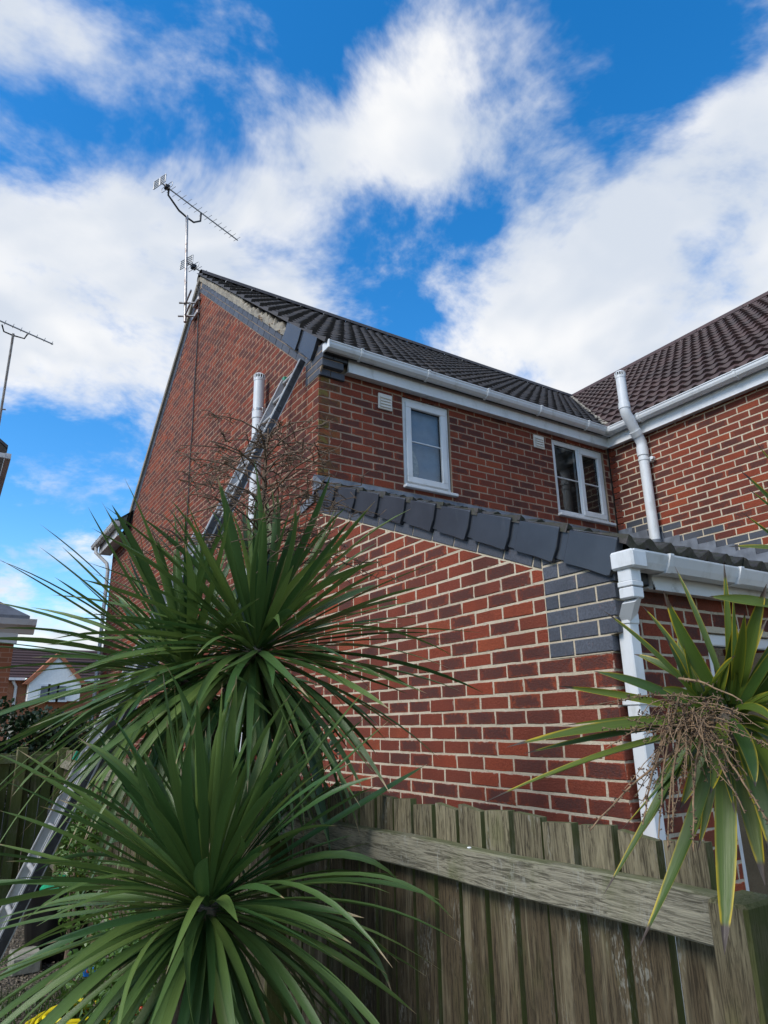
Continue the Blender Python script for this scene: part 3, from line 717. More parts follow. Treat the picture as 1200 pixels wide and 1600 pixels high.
# ---- fascia, soffit, gutters
def gutter(a, b_, out, par, name='gutter', square=False, matn='upvc', brackets=0, clipmat='upvc'):
    a, b_ = Vector(a), Vector(b_); out = Vector(out)
    if square: prof = [(0, -.005), (.0, -.075), (.018, -.086), (.085, -.086), (.100, -.052), (.116, .0), (.116, .010), (.108, .010), (.106, 0), (.092, -.05), (.08, -.078), (.02, -.078), (.008, -.07), (.008, -.005)]
    else: prof = [(0, 0), (0, -.03), (.010, -.055), (.035, -.072), (.07, -.072), (.098, -.055), (.110, -.03), (.112, -.006), (.118, -.004), (.118, .006), (.106, .006), (.104, -.03), (.092, -.05), (.068, -.065), (.037, -.065), (.015, -.05), (.006, -.03), (.006, 0)]
    if square: prof = [(x, y*.76) for x, y in prof]
    q = MB(); q.sweep(prof, a, b_, out, (0, 0, 1), closed=True); g_ = q.build(name, matn, par)
    dr = (b_-a).normalized()
    big = [(-.001, .002)]+[(x*1.06+(.004 if x > .05 else -.004), y*1.06-(.004 if y < -.01 else -.002)) for x, y in prof[1:(7 if square else 10)]]+[(.05, .014)]
    for i in range(brackets):
        c_ = a+(b_-a)*((i+.45)/brackets); q = MB(); q.sweep(big, c_-dr*.013, c_+dr*.013, out, (0, 0, 1), closed=True); q.build('gutter_bracket', clipmat, g_)
    return g_
fz = G+2.765
for (aa, bb, ax) in (((.262, -.06, fz), (W-.06, -.06, fz), (0, 1, 0)), ((W-.06, -.061, fz), (W-.06, -4.6, fz), (1, 0, 0))):
    q = MB(); o_ = Vector(ax)
    for (off_, h_, th_) in ((0, .185, .02), (.02, .040, .005), (.025, .024, .004)):
        q.sweep([(0, 0), (0, h_), (-th_, h_), (-th_, .0)], Vector(aa)-o_*off_-Vector((0, 0, off_*.2))-(Vector((off_, 0, 0)) if ax[1] == 0 else Vector((0, 0, 0)))*0, Vector(bb)-o_*off_-Vector((0, 0, off_*.2)), ax, (0, 0, 1), closed=True)
    q.build('fascia_board', 'upvc', house)
q = MB(); q.box((.262, -.06, fz+.006), (W-.05, .0, fz+.016)); q.box((W-.06, -4.6, fz+.006), (W, -.062, fz+.016)); q.build('soffit', 'upvc_dirty', house)
GZ = G+2.952
g_ = gutter((.0, -.086, GZ), (W-.10, -.086, GZ), (0, -1, 0), house, brackets=5)
q = MB(); q.cbox((-.012, -.084, GZ-.077), (.006, -.208, GZ+.010), .006); q.build('end_cap', 'upvc', g_)
g2 = gutter((W-.086, -.10, GZ), (W-.086, -4.6, GZ), (-1, 0, 0), house, brackets=4)
q = MB(); q.cbox((W-.222, -.222, GZ-.076), (W-.08, -.08, GZ+.004), .02); q.build('corner_joint', 'upvc_dirty', g2)
# lean-to
lz = G+.285
q = MB(); q.sweep([(0, 0), (0, .165), (-.02, .165), (-.02, .0)], (.24, -L-.055, lz), (W, -L-.055, lz), (0, 1, 0), (0, 0, 1), closed=True)
for (o_, h_) in ((.006, .040), (.011, .026), (.015, .012)): q.sweep([(0, 0), (0, h_), (-o_, h_), (-o_, .0)], (.24, -L-.075, lz-.004-o_*.1), (W, -L-.075, lz-.004-o_*.1), (0, 1, 0), (0, 0, 1), closed=True)
q.build('fascia_board', 'upvc_dirty', house)
q = MB(); q.box((.235, -L-.055, lz+.006), (W, -L, lz+.016)); q.build('soffit', 'upvc_dirty', house)
LGZ = G+.412
g3 = gutter((-.02, -L-.078, LGZ), (W, -L-.078, LGZ), (0, -1, 0), house, square=True, matn='upvc', brackets=7)
q = MB(); q.cbox((-.042, -L-.075, LGZ-.074), (.060, -L-.196, LGZ+.007), .009); q.build('outlet', 'upvc', g3)
# square downpipe of the lean-to
dp = MB(); s_ = .0325
dp.cbox((-.027, -L-.165, LGZ-.128), (.043, -L-.095, LGZ-.070), .004); dp.cbox((-.031, -L-.169, LGZ-.150), (.047, -L-.091, LGZ-.126), .004)
dp.cbox((-.029, -L-.167, LGZ-.200), (.045, -L-.093, LGZ-.152), .005)
# sloping neck
def sqtube(mb, a, b_, s0, ux, uy):
    a, b_, ux, uy = Vector(a), Vector(b_), Vector(ux), Vector(uy); mb.sweep([(-s0, -s0), (s0, -s0), (s0, s0), (-s0, s0)], a, b_, ux, uy, closed=True)
sqtube(dp, (.008, -L-.13, LGZ-.20), (.060, -L-.052, LGZ-.275), .034, (.83, 0, .55), (0, 1, 0))
dp.cbox((.060-.037, -L-.052-.037, LGZ-.30), (.060+.037, -L-.052+.037, LGZ-.245), .006)
dp.cbox((.060-s_, -L-.052-s_, 0), (.060+s_, -L-.052+s_, LGZ-.27), .005)
dpo = dp.build('downpipe', 'upvc', house)
for z_ in (1.75, .7):
    q = MB(); q.cbox((.060-.038, -L-.09, z_), (.060+.038, -L, z_+.03), .004); q.build('pipe_clip', 'upvc', dpo)
# soil pipe on the wing wall, kicked out past the gutter
px_, py_ = W-.085, -.53
sp = MB(); xo = W-.30
sp.tube([(px_, py_, G+1.45), (px_, py_, G+2.62)], .055, 20)
sp.tube([(px_, py_, G+2.50), (px_, py_, G+2.60)], .063, 20); sp.tube([(px_, py_, G+2.60), (px_, py_, G+2.66), (px_-.045, py_, G+2.73), (xo+.06, py_, G+2.90), (xo+.012, py_, G+2.965), (xo, py_, G+3.02), (xo, py_, G+3.06)], .058, 20)
sp.tube([(px_-.05, py_, G+2.735), (px_-.09, py_, G+2.785)], .064, 20); sp.tube([(xo, py_, G+3.02), (xo, py_, G+3.09)], .064, 20)
sp.tube([(xo, py_, G+3.05), (xo, py_, G+3.40)], .055, 20); spo = sp.build('soil_pipe', 'upvc', house)
def vent_cap(x, y, z, par, r_=.058):
    q = MB(); q.tube([(x, y, z), (x, y, z+.03)], r_, 20); q.tube([(x, y, z+.03), (x, y, z+.07)], r_*.75, 16, mi=1)
    for i in range(14):
        a = 2*math.pi*i/14; c_ = Vector((x+math.cos(a)*r_*.95, y+math.sin(a)*r_*.95, z)); q.tube([c_+Vector((0, 0, .02)), c_+Vector((0, 0, .07))], .006, 5)
    q.tube([(x, y, z+.066), (x, y, z+.082)], [r_, r_*.8], 20); q.build('vent_cap', ['upvc', 'dark_gap'], par)
vent_cap(xo, py_, G+3.40, spo)
q = MB(); q.tube([(px_, py_, G+1.40), (px_, py_, G+1.53)], .066, 20); q.build('lead_slate', 'lead', spo)
q = MB(); q.tube([(px_, py_, G+2.44), (px_, py_, G+2.47)], .061, 20); q.cbox((px_+.03, py_-.07, G+2.42), (W, py_+.07, G+2.48), .006); q.tube([(px_+.02, py_-.085, G+2.455), (px_+.06, py_-.085, G+2.455)], .02, 8); q.build('pipe_clip', 'upvc', spo)
# soil pipe on the side wall
sy = 1.17
sp = MB(); sp.tube([(-.10, sy, 0), (-.10, sy, G+3.15)], .055, 20); sp.tube([(-.10, sy, G+2.72), (-.10, sy, G+2.80)], .061, 20); s2 = sp.build('soil_pipe', 'upvc', house); vent_cap(-.10, sy, G+3.15, s2)
for z_ in (G+2.80, G+1.2):
    q = MB(); q.tube([(-.10, sy, z_), (-.10, sy, z_+.025)], .063, 20); q.cbox((-.08, sy-.06, z_-.02), (0, sy+.06, z_+.04), .005); q.build('pipe_clip', 'galv', s2)
# rear gutter and downpipe beyond the gable's foot
rz = G+3.17
q = MB(); q.box((-.22, 7.35, rz-.22), (-.20, 9.0, rz-.02)); q.box((-.20, 7.36, rz-.20), (0, 9.0, rz-.19)); q.build('fascia_board', 'upvc_dirty', house)
g4 = gutter((-.222, 7.2, rz), (-.222, 9.25, rz), (-1, 0, 0), house, matn='upvc_dirty', brackets=2, clipmat='upvc_dirty')
q = MB(); q.cbox((-.35, 7.185, rz-.08), (-.215, 7.20, rz+.012), .004); q.build('end_cap', 'upvc_dirty', g4)
q = MB(); q.tube([(-.28, 8.95, rz-.07), (-.28, 8.95, rz-.18), (-.10, 8.72, rz-.42), (-.07, 8.70, rz-.55), (-.07, 8.70, 0)], .034, 12); q.build('downpipe', 'upvc_dirty', house)
q = MB(); q.add([(-.30, 7.2, rz+.02), (-.30, 9.2, rz+.02), (2.2, 9.2, rz+2.0), (2.2, 7.2, rz+2.0)], [(0, 1, 2, 3)])
q.build('rear_wing_roof', 'tile_main', house)
q = MB()
for i in range(60):   # weeds in the gutter
    y = 7.25+abs(rng.gauss(0, .12)); a = Vector((-.29+rng.uniform(-.04, .04), y, rz-.01)); b_ = a+Vector((rng.uniform(-.06, .06), rng.uniform(-.06, .06), rng.uniform(.03, .12)))
    q.add([a-Vector((.006, 0, 0)), a+Vector((.006, 0, 0)), b_], [(0, 1, 2)], uvs=[(.3, 0), (.7, 0), (.5, 1)], rnd=rng.random())
tag(q.build('gutter_weeds', 'grass_blade', g4), kind='stuff')

# ---- windows
def window(x0, x1, z0, z1, cols, yface, bar, par, opener=None, base=0., matn='upvc', sill=True):
    # yface: outer wall face y
    fy = yface+.022; fw = .062
    q = MB()
    def bx(a, b_, c_, d_, y0, y1, ch=.006): q.cbox((a, y0, c_), (b_, y1, d_), ch)
    bx(x0+.004, x1-.004, z0+.004, z0+fw, fy, fy+.06); bx(x0+.004, x1-.004, z1-fw, z1-.004, fy, fy+.06)
    bx(x0+.004, x0+fw, z0+fw-.004, z1-fw+.004, fy+.001, fy+.059); bx(x1-fw, x1-.004, z0+fw-.004, z1-fw+.004, fy+.001, fy+.059)
    wn = q.build('window', matn, par)
    edges = [x0+fw]+[x0+fw+(x1-x0-2*fw)*(i+1)/cols for i in range(cols)]
    if cols > 1:
        for e in edges[1:-1]: q = MB(); q.cbox((e-.02, fy, z0+fw), (e+.02, fy+.058, z1-fw), .005); q.build('mullion', matn, wn)
    for i in range(cols):
        a, b_ = edges[i]+(.02 if i else 0), edges[i+1]-(.02 if i < cols-1 else 0)
        c_, d_ = z0+fw, z1-fw
        if opener is not None and i in opener:
            q = MB(); o_ = .018; sw = .055; y0 = fy-.018
            q.cbox((a-o_, y0, c_-o_), (b_+o_, fy+.03, c_+sw-.012), .006); q.cbox((a-o_, y0, d_-sw+.012), (b_+o_, fy+.03, d_+o_), .006)
            q.cbox((a-o_, y0+.001, c_+sw-.016), (a+sw-.012, fy+.029, d_-sw+.016), .006); q.cbox((b_-sw+.012, y0+.001, c_+sw-.016), (b_+o_, fy+.029, d_-sw+.016), .006)
            q.build('sash', matn, wn); a += sw-.012; b_ -= sw-.012; c_ += sw-.012; d_ -= sw-.012
        q = MB(); q.box((a-.006, fy+.012, c_-.006), (b_+.006, fy+.016, d_+.006)); q.build('pane', 'glass', wn)
        q = MB(); q.box((a, fy+.009, c_), (a+.007, fy+.0195, d_)); q.box((b_-.007, fy+.009, c_), (b_, fy+.0195, d_)); q.box((a+.007, fy+.0092, c_), (b_-.007, fy+.0193, c_+.007)); q.box((a+.007, fy+.0092, d_-.007), (b_-.007, fy+.0193, d_)); q.build('gasket', 'dark_gap', wn)
        if bar is not None:
            zb = c_+(d_-c_)*bar; q = MB(); q.cbox((a, fy+.004, zb-.006), (b_, fy+.026, zb+.006), .002); q.build('glazing_bar', matn, wn)
    if sill:
        q = MB(); q.cbox((x0-.012, yface-.045, z0-.026), (x1+.035, fy+.055, z0+.003), .005); q.build('sill', matn, wn)
    return wn
window(*W1[:2], *W1[2:], 1, 0, .52, front_wall, opener=[0]); window(*W2[:2], *W2[2:], 2, 0, .50, front_wall, opener=[1])
window(*LW[:2], *LW[2:], 2, -L, None, ext_front, opener=[1])
q = MB(); q.box((.88, .078, G+1.80), (1.49, .081, G+2.74)); tag(q.build('pane_backing', 'pale_backing'), 'pale blue grey blind added behind the clear glass of the single upstairs window, standing in for an obscured pane', 'sheet')  # pale sheet added behind the clear glass, stands in for an obscured pane
q = MB(); prof = [(.0, 0), (.035, .0), (.06, .06), (.085, .16), (.075, .26), (.045, .33), (.03, .36)]
for i in range(len(prof)-1): pass
ctr = Vector((1.03, .064, W1[2]+.03)); n_ = 14; vs_ = []; fs = []
for (r_, z_) in prof:
    for j in range(n_): a = 2*math.pi*j/n_; vs_.append(ctr+Vector((math.cos(a)*r_, math.sin(a)*r_*.12, z_)))
for i in range(len(prof)-1):
    for j in range(n_): fs.append((i*n_+j, i*n_+(j+1) % n_, (i+1)*n_+(j+1) % n_, (i+1)*n_+j))
q.add(vs_, fs, smooth=True); tag(q.build('vase', 'frost'), 'pale mottled vase standing inside the single upstairs window', 'vase')
q = MB()
c_ = Vector((1.335, .058, W1[2]+.10)); vs_ = [c_+Vector((dx*.02, dy*.02, dz*.022)) for dx, dy, dz in ((1, 0, 0), (-1, 0, 0), (0, 1, 0), (0, -1, 0), (0, 0, 1), (0, 0, -1))]
q.add(vs_, [(0, 2, 4), (2, 1, 4), (1, 3, 4), (3, 0, 4), (2, 0, 5), (1, 2, 5), (3, 1, 5), (0, 3, 5)], smooth=True); q.tube([(1.335, .058, W1[2]+.05), (1.335, .058, W1[2]+.09)], .006, 6); tag(q.build('ornament', 'pink'), 'tiny red ornament in the corner of the single upstairs window', 'ornament')
# ---- air vents in the front wall
for (x0, x1, z0, z1) in ((.62, .772, G+2.525, G+2.685), (2.62, 2.775, G+2.555, G+2.705)):
    q = MB(); q.cbox((x0, -.018, z0), (x1, .0, z1), .004); v_ = q.build('air_vent', 'vent_white', front_wall)
    q = MB(); q.box((x0+.016, -.0195, z0+.016), (x1-.016, -.0182, z1-.016)); q.build('vent_recess', 'dark_gap', v_) if False else None
    for i in range(4):
        zz_ = z0+.02+i*(z1-z0-.04)/4; q = MB(); hgt = (z1-z0-.04)/4-.005
        q.add([(x0+.016, -.019, zz_+hgt), (x1-.016, -.019, zz_+hgt), (x1-.016, -.030, zz_), (x0+.016, -.030, zz_), (x0+.016, -.018, zz_), (x1-.016, -.018, zz_)], [(3, 2, 1, 0), (4, 5, 2, 3)]); q.build('louvre', 'vent_white', v_)
# aerial cable clipped down the gable
q = MB(); pts = [(-.05, 4.02, G+6.12), (-.025, 3.96, G+5.95)]+[(-.018, 3.94-.012*i+.012*math.sin(i*1.3), G+5.8-i*.24) for i in range(22)]
q.tube(pts, .009, 6); q.build('aerial_cable', 'cable', side_wall)

# ------------------------------------------------------------------ aerials
def yagi(mb_parent, base, dirv, length, nel, el_len, refl=.30, tilt=0., droop=True):
    d = Vector(dirv).normalized(); side = d.cross(Vector((0, 0, 1))).normalized(); upv = side.cross(d).normalized()
    q = MB(); q.tube([base-d*.05, base+d*length], .012, 6); bo = q.build('boom', 'galv', mb_parent)
    for i in range(nel):
        c_ = base+d*(.16+(length-.18)*i/(nel-1)); ln = el_len*(1-.25*i/nel); q = MB(); q.tube([c_-side*ln/2+upv*.012, c_+side*ln/2+upv*.012], .0045, 5); q.build('element', 'galv', bo)
    # folded dipole
    c_ = base+d*.08; q = MB(); a = el_len*.62; ring = []
    for k in range(17):
        th = 2*math.pi*k/16; ring.append(c_+side*(a*math.copysign(min(1, abs(math.cos(th))*1.25), math.cos(th)))+upv*(.045*math.copysign(min(1, abs(math.sin(th))*1.4), math.sin(th))))
    q.tube(ring, .0055, 5, cap=False); q.build('dipole', 'galv', bo)
    q = MB(); q.cbox(c_-Vector((.04, .04, .035)), c_+Vector((.04, .04, .035)), .008); q.build('junction_box', 'black_plastic', bo)
    # two reflector grids in a V
    for s_ in (-1, 1):
        q = MB(); o = base-d*.06
        for k in range(5):
            z_ = -refl*.5+refl*k/4; q.tube([o+upv*z_+side*.02*s_, o+upv*z_+side*refl*s_], .008, 5)
        for e in (.06, 1): q.tube([o+upv*(-refl*.5)+side*refl*s_*e, o+upv*(refl*.5)+side*refl*s_*e], .009, 5)
        q.build('reflector', 'galv', bo)
    return bo
MX, MY = -.16, 4.42
aer = thing('tv_aerial', 'tall television aerial on a mast clamped to the gable peak of the main house', 'aerial', group='television aerials on the roofs')
q = MB(); q.tube([(MX, MY-.30, G+5.50), (MX+.0, MY+.12, 9.72)], .023, 10); mast = q.build('mast', 'mast', aer)
e1, e2 = onp(250, 293, 2, 9.95), onp(367, 380, 2, 9.95)
mt = Vector((MX, MY+.12, 9.72))
dv = (e2-e1); dv.normalize()
b0 = mt+Vector((0, 0, .26))-dv*((mt-e1).dot(dv))
yagi(aer, b0, dv, (e2-e1).length, 14, .22, .145)
q = MB(); A_ = mt+Vector((0, 0, -.03)); Lm = (e2-e1).length; along = (mt-e1).dot(dv); pa = b0+dv*(along-Lm*.24); pb = b0+dv*(along+Lm*.17)
q.tube([pa, pa+Vector((0, 0, -.13)), A_-dv*.16+Vector((0, 0, .02)), A_, A_+dv*.14+Vector((0, 0, -.0)), pb+Vector((0, 0, -.17)), pb], .016, 7); q.build('cradle_arm', 'cable', aer)
lb = Vector((MX-.02, MY-.05, 8.72)); yagi(aer, lb+dv*.10, dv, .75, 6, .20, .145)
for z_ in (G+5.62, G+5.85):
    q = MB(); q.tube([(MX-.09, MY-.22, z_), (MX+.15, MY-.36, z_)], .016, 7); q.cbox((-.05, MY-.50, z_-.03), (-.008, MY-.24, z_+.03), .005); q.tube([(MX-.03, MY-.62, z_-.0), (MX, MY-.22, z_)], .014, 6); q.build('wall_bracket', 'mast', aer)
aer2 = thing('tv_aerial', 'television aerial on the neighbouring roof at the left edge of the picture', 'aerial', group='television aerials on the roofs')
D2 = 13.0; p1, p2 = at(21, 521, D2), at(-2, 665, D2)
q = MB(); q.tube([p2, p1], .02, 8); q.build('mast', 'mast', aer2)
f1, f2 = at(-75, 468, D2), at(83, 538, D2); d2 = (f2-f1).normalized(); yagi(aer2, f1, d2, (f2-f1).length, 12, .16, .16)
q = MB(); q.tube([at(3, 507, D2), at(6, 518, D2), at(20, 524, D2), at(38, 529, D2), at(43, 522, D2)], .012, 6); q.build('cradle_arm', 'cable', aer2)
q = MB(); q.tube([at(-12, 638, D2), at(9, 640, D2)], .012, 6); q.build('wall_bracket', 'mast', aer2)

# ------------------------------------------------------------------ ladder against the gable
lad = thing('extension_ladder', 'long aluminium extension ladder leaning on the gable wall', 'ladder')
T0, T1 = Vector((-2.085, 0, 0)), Vector((-.085, 0, 4.93)); ldir = (T1-T0).normalized(); lup = Vector((-ldir.z, 0, ldir.x)).normalized()   # outward normal of the ladder plane
def rail(y, s0, s1, off, matn, wd=.028, dp_=.068):
    q = MB(); a = T0+ldir*s0+lup*off+Vector((0, y, 0)); b_ = T0+ldir*s1+lup*off+Vector((0, y, 0))
    q.sweep([(-wd/2, -dp_/2), (wd/2, -dp_/2), (wd/2, -dp_/2+.008), (wd/2-.008, -dp_/2+.012), (wd/2-.008, dp_/2-.012), (wd/2, dp_/2-.008), (wd/2, dp_/2), (-wd/2, dp_/2)][::-1], a, b_, (0, -1, 0), lup, closed=True)
    return q.build('stile', matn, lad)
full = (T1-T0).length
for (ya, yb, s0, s1, of) in ((.20, .60, 0, 3.55, .036), (.232, .568, 1.5, full, -.036)):
    for (yy, e) in ((ya, 0), (yb, .07)):
        st = rail(yy, s0, s1-e, of, 'aluminium')
        q = MB(); a = T0+ldir*(s0+.004)+lup*of+Vector((0, yy-.0145, 0)); b_ = T0+ldir*(s1-e-.004)+lup*of+Vector((0, yy-.0145, 0))
        q.sweep([(-.001, -.026), (.0015, -.026), (.0015, .026), (-.001, .026)], a, b_, (0, -1, 0), lup, closed=True)
        if yy == ya: q.build('black_web', 'ladder_black', st)
def rung(s, y0, y1, off, holes):
    q = MB(); c_ = T0+ldir*s+lup*off; q.tube([c_+Vector((0, y0, 0)), c_+Vector((0, y1, 0))], .0165, 8); q.build('rung', 'aluminium', lad)
    q = MB(); q.tube([c_+Vector((0, y0-.024, 0)), c_+Vector((0, y0-.006, 0))], .022, 10, cap=False); q.build('rung_ferrule', 'ladder_black', lad)
for i in range(14): rung(.15+i*.25, .205, .595, .036, 1)
for i in range(15): rung(1.72+i*.25, .237, .563, -.036, 1)
q = MB()
for (y, off) in ((.20, .05), (.62, .05)):
    c_ = T0+lup*off+Vector((0, y, 0)); q.cbox(c_+Vector((-.06, -.03, -.0)), c_+Vector((.06, .03, .03)), .008)
q.build('rubber_foot', 'black_plastic', lad)
c_ = T0+ldir*1.60+lup*.05
q = MB(); q.sweep([(-.02, -.048), (.02, -.048), (.02, .048), (-.02, .048)], c_+Vector((0, .62, 0))-ldir*.03, c_+Vector((0, .62, 0))+ldir*.03, (0, -1, 0), lup, closed=True); q.build('green_tape', 'tape', lad)
c_ = T0+ldir*(full-.05)+lup*-.045; q = MB(); q.cbox(c_+Vector((-.03, .56, -.01)), c_+Vector((.03, .61, .04)), .006); q.build('end_plug', 'tape', lad)

# ------------------------------------------------------------------ fences
FX = -1.2
def board_mesh(h, wd=.091, th=.022):
    q = MB(); c_ = .0015; j = [rng.uniform(-.006, .006) for _ in range(4)]
    q.add([(0, 0, 0), (th, 0, 0), (th, wd, 0), (0, wd, 0), (0, 0, h+j[0]), (th, 0, h+j[0]), (th, wd, h+j[1]), (0, wd, h+j[1])], [(0, 3, 7, 4), (1, 5, 6, 2), (0, 4, 5, 1), (3, 2, 6, 7), (4, 7, 6, 5), (0, 1, 2, 3)])
    return q.build('board', 'wood_board', link=False)
BM = [board_mesh(1.475) for _ in range(8)]
fence = thing('wooden_fence', 'weathered wooden board fence with green algae running beside the house', 'fence', group='wooden garden fences')
y = -3.975; i = 0
while y < 3.5:
    o = obj('board', rng.choice(BM), fence); o.location = (FX+rng.uniform(-.004, .004), y, rng.uniform(-.006, .006)); o.rotation_euler = (rng.uniform(-.003, .003), 0, 0); y += .106+rng.uniform(-.0015, .0015); i += 1
def fr_rail(y0, y1, z0a, z0b, hgt, parent, x=FX, name='rail'):
    q = MB(); c_ = .004; prof = [(-.042, c_), (-.042+c_, 0), (-.004, 0), (-.004, hgt), (-.042+c_, hgt), (-.042, hgt-c_)]
    n_ = 14; prev = None; vs_ = []; fs = []
    for k in range(n_+1):
        yy = y0+(y1-y0)*k/n_; zz_ = z0a+(z0b-z0a)*k/n_+.0025*math.sin(k*1.1); vs_ += [(x+px2+.001*math.sin(k*2.3), yy, zz_+pz) for px2, pz in prof]
    m_ = len(prof)
    for k in range(n_):
        for a in range(m_): b_ = (a+1) % m_; fs.append((k*m_+a, (k+1)*m_+a, (k+1)*m_+b_, k*m_+b_))
    fs += [tuple(range(m_)), tuple(range(n_*m_, n_*m_+m_))[::-1]]
    q.add(vs_, fs); return q.build(name, 'wood_rail', parent)
fr_rail(-4.011, -2.15, 1.317, 1.287, .083, fence); fr_rail(-2.05, -.1, 1.29, 1.30, .083, fence); fr_rail(0, 1.9, 1.30, 1.30, .083, fence); fr_rail(2.0, 3.55, 1.3, 1.3, .083, fence)
fr_rail(-4.014, -2.15, .35, .35, .083, fence); fr_rail(-2.05, 3.5, .35, .35, .083, fence)
for (y, h_) in ((-4.085, 1.402), (-2.15, 1.40), (-.09, 1.42), (1.91, 1.42), (3.55, 1.5)):
    q = MB(); q.cbox((FX-.075, y, 0), (FX+.035, y+(.072 if y < -4 else .095), h_), .006); q.build('post', 'wood_post', fence)
q = MB()
for (y, z_) in ((-3.325, 1.383), ):
    q.cbox((FX-.034, y, z_-.003), (FX-.024, y+.010, z_+.007), .002)
q.build('bird_dropping', 'snow_white', fence)
back = thing('wooden_fence', 'dark wooden fence across the end of the garden below the ivy', 'fence', group='wooden garden fences')
BM2 = [board_mesh(1.46, .095) for _ in range(4)]; x = FX-.1
while x > -4.2:
    o = obj('board', rng.choice(BM2), back); o.location = (x, 3.62, rng.uniform(-.01, .01)); o.rotation_euler = (0, 0, R(90)); x -= .104
q = MB(); q.cbox((-4.2, 3.56, 1.36), (FX-.08, 3.60, 1.44), .004); q.build('rail', 'wood_rail', back)
for x in (-1.62, -3.2): q = MB(); q.cbox((x-.05, 3.52, 0), (x+.05, 3.615, 1.52), .006); q.build('post', 'wood_post', back)

# ------------------------------------------------------------------ foliage
def leaf_mb(q, P0, P1, P2, width, seg=10, fold=.28, nrm=None, rnd=0., twist=0., w0=.45):
    P0, P1, P2 = Vector(P0), Vector(P1), Vector(P2); vs_ = []; uvs = []
    nrm = nrm or Vector((0, 0, 1)); ln = (P2-P0).length
    for i in range(seg+1):
        t_ = i/seg; p = P0*(1-t_)**2+P1*2*t_*(1-t_)+P2*t_*t_; tg = ((P1-P0)*(1-t_)+(P2-P1)*t_).normalized()
        s = tg.cross(nrm)
        if s.length < .05: s = tg.cross(Vector((1, .3, 0)))
        s.normalize(); n2 = s.cross(tg).normalized()
        if twist: M_ = Matrix.Rotation(twist*t_, 3, tg); s = M_ @ s; n2 = M_ @ n2
        wv = width*.5*max(.015, min(1, w0+t_*3.0*(1-w0))*(1-max(0, (t_-.42)/.58)**2.1))
        vs_ += [p-s*wv+n2*wv*fold, p, p+s*wv+n2*wv*fold]; uvs += [(0, t_), (.5, t_), (1, t_)]
    fs = []
    for i in range(seg):
        a = i*3; fs += [(a, a+1, a+4, a+3), (a+1, a+2, a+5, a+4)]
    q.add(vs_, fs, uvs, rnd, smooth=True)
def quad_leaves(q, cfn, n, size, rnd_n=None, asp=.6):
    for _ in range(n):
        c_ = cfn(); d = Vector((rng.gauss(0, 1), rng.gauss(0, 1), rng.gauss(-.3, .8))).normalized(); s = d.orthogonal().normalized(); s = Matrix.Rotation(rng.uniform(0, 6.28), 3, d) @ s
        l_ = size*rng.uniform(.6, 1.3); wd = l_*asp*.5; up_ = s.cross(d)*wd*.35
        q.add([c_, c_+d*l_*.45+s*wd+up_, c_+d*l_, c_+d*l_*.45-s*wd+up_], [(0, 1, 2), (0, 2, 3)], [(.5, 0), (1, .5), (.5, .9), (0, .5)], rng.random())
# --- left cordyline: three heads on one branched stem
pal = thing('cordyline_palm', 'large dark green cordyline with three spiky heads standing in front of the fence', 'plant', group='cordyline palms by the fence')
HA, HB, HC = at(400, 1012, 2.60), at(290, 1050, 2.75), at(325, 1405, 2.20)
BASE = Vector((-1.72, -2.55, 0))
q = MB()
def limb(pts, r0, r1, n=24):
    P_ = []; pts = [Vector(p) for p in pts]
    for i in range(n+1):
        t_ = i/n*(len(pts)-1); k = min(int(t_), len(pts)-2); P_.append(pts[k].lerp(pts[k+1], t_-k))
    q.tube(P_, [r0+(r1-r0)*i/n+.004*math.sin(i*2.1) for i in range(n+1)], 10)
limb([BASE, BASE+Vector((.03, .03, .5)), HC+Vector((.08, .15, -.1)), HA+Vector((-.12, .1, -.35)), HA], .07, .045)
limb([BASE+Vector((.0, .03, .4)), HC+Vector((0, .05, -.2)), HC], .055, .045)
limb([HA+Vector((-.12, .1, -.35)), HB+Vector((.05, 0, -.15)), HB], .045, .04)
q.build('trunk', 'trunk', pal)
VR = RT; VU = Vector((0, 0, 1)); VF = Vector((FW.x, FW.y, 0)).normalized()
leaf_rest = MB(); leaf_rest_old = MB()
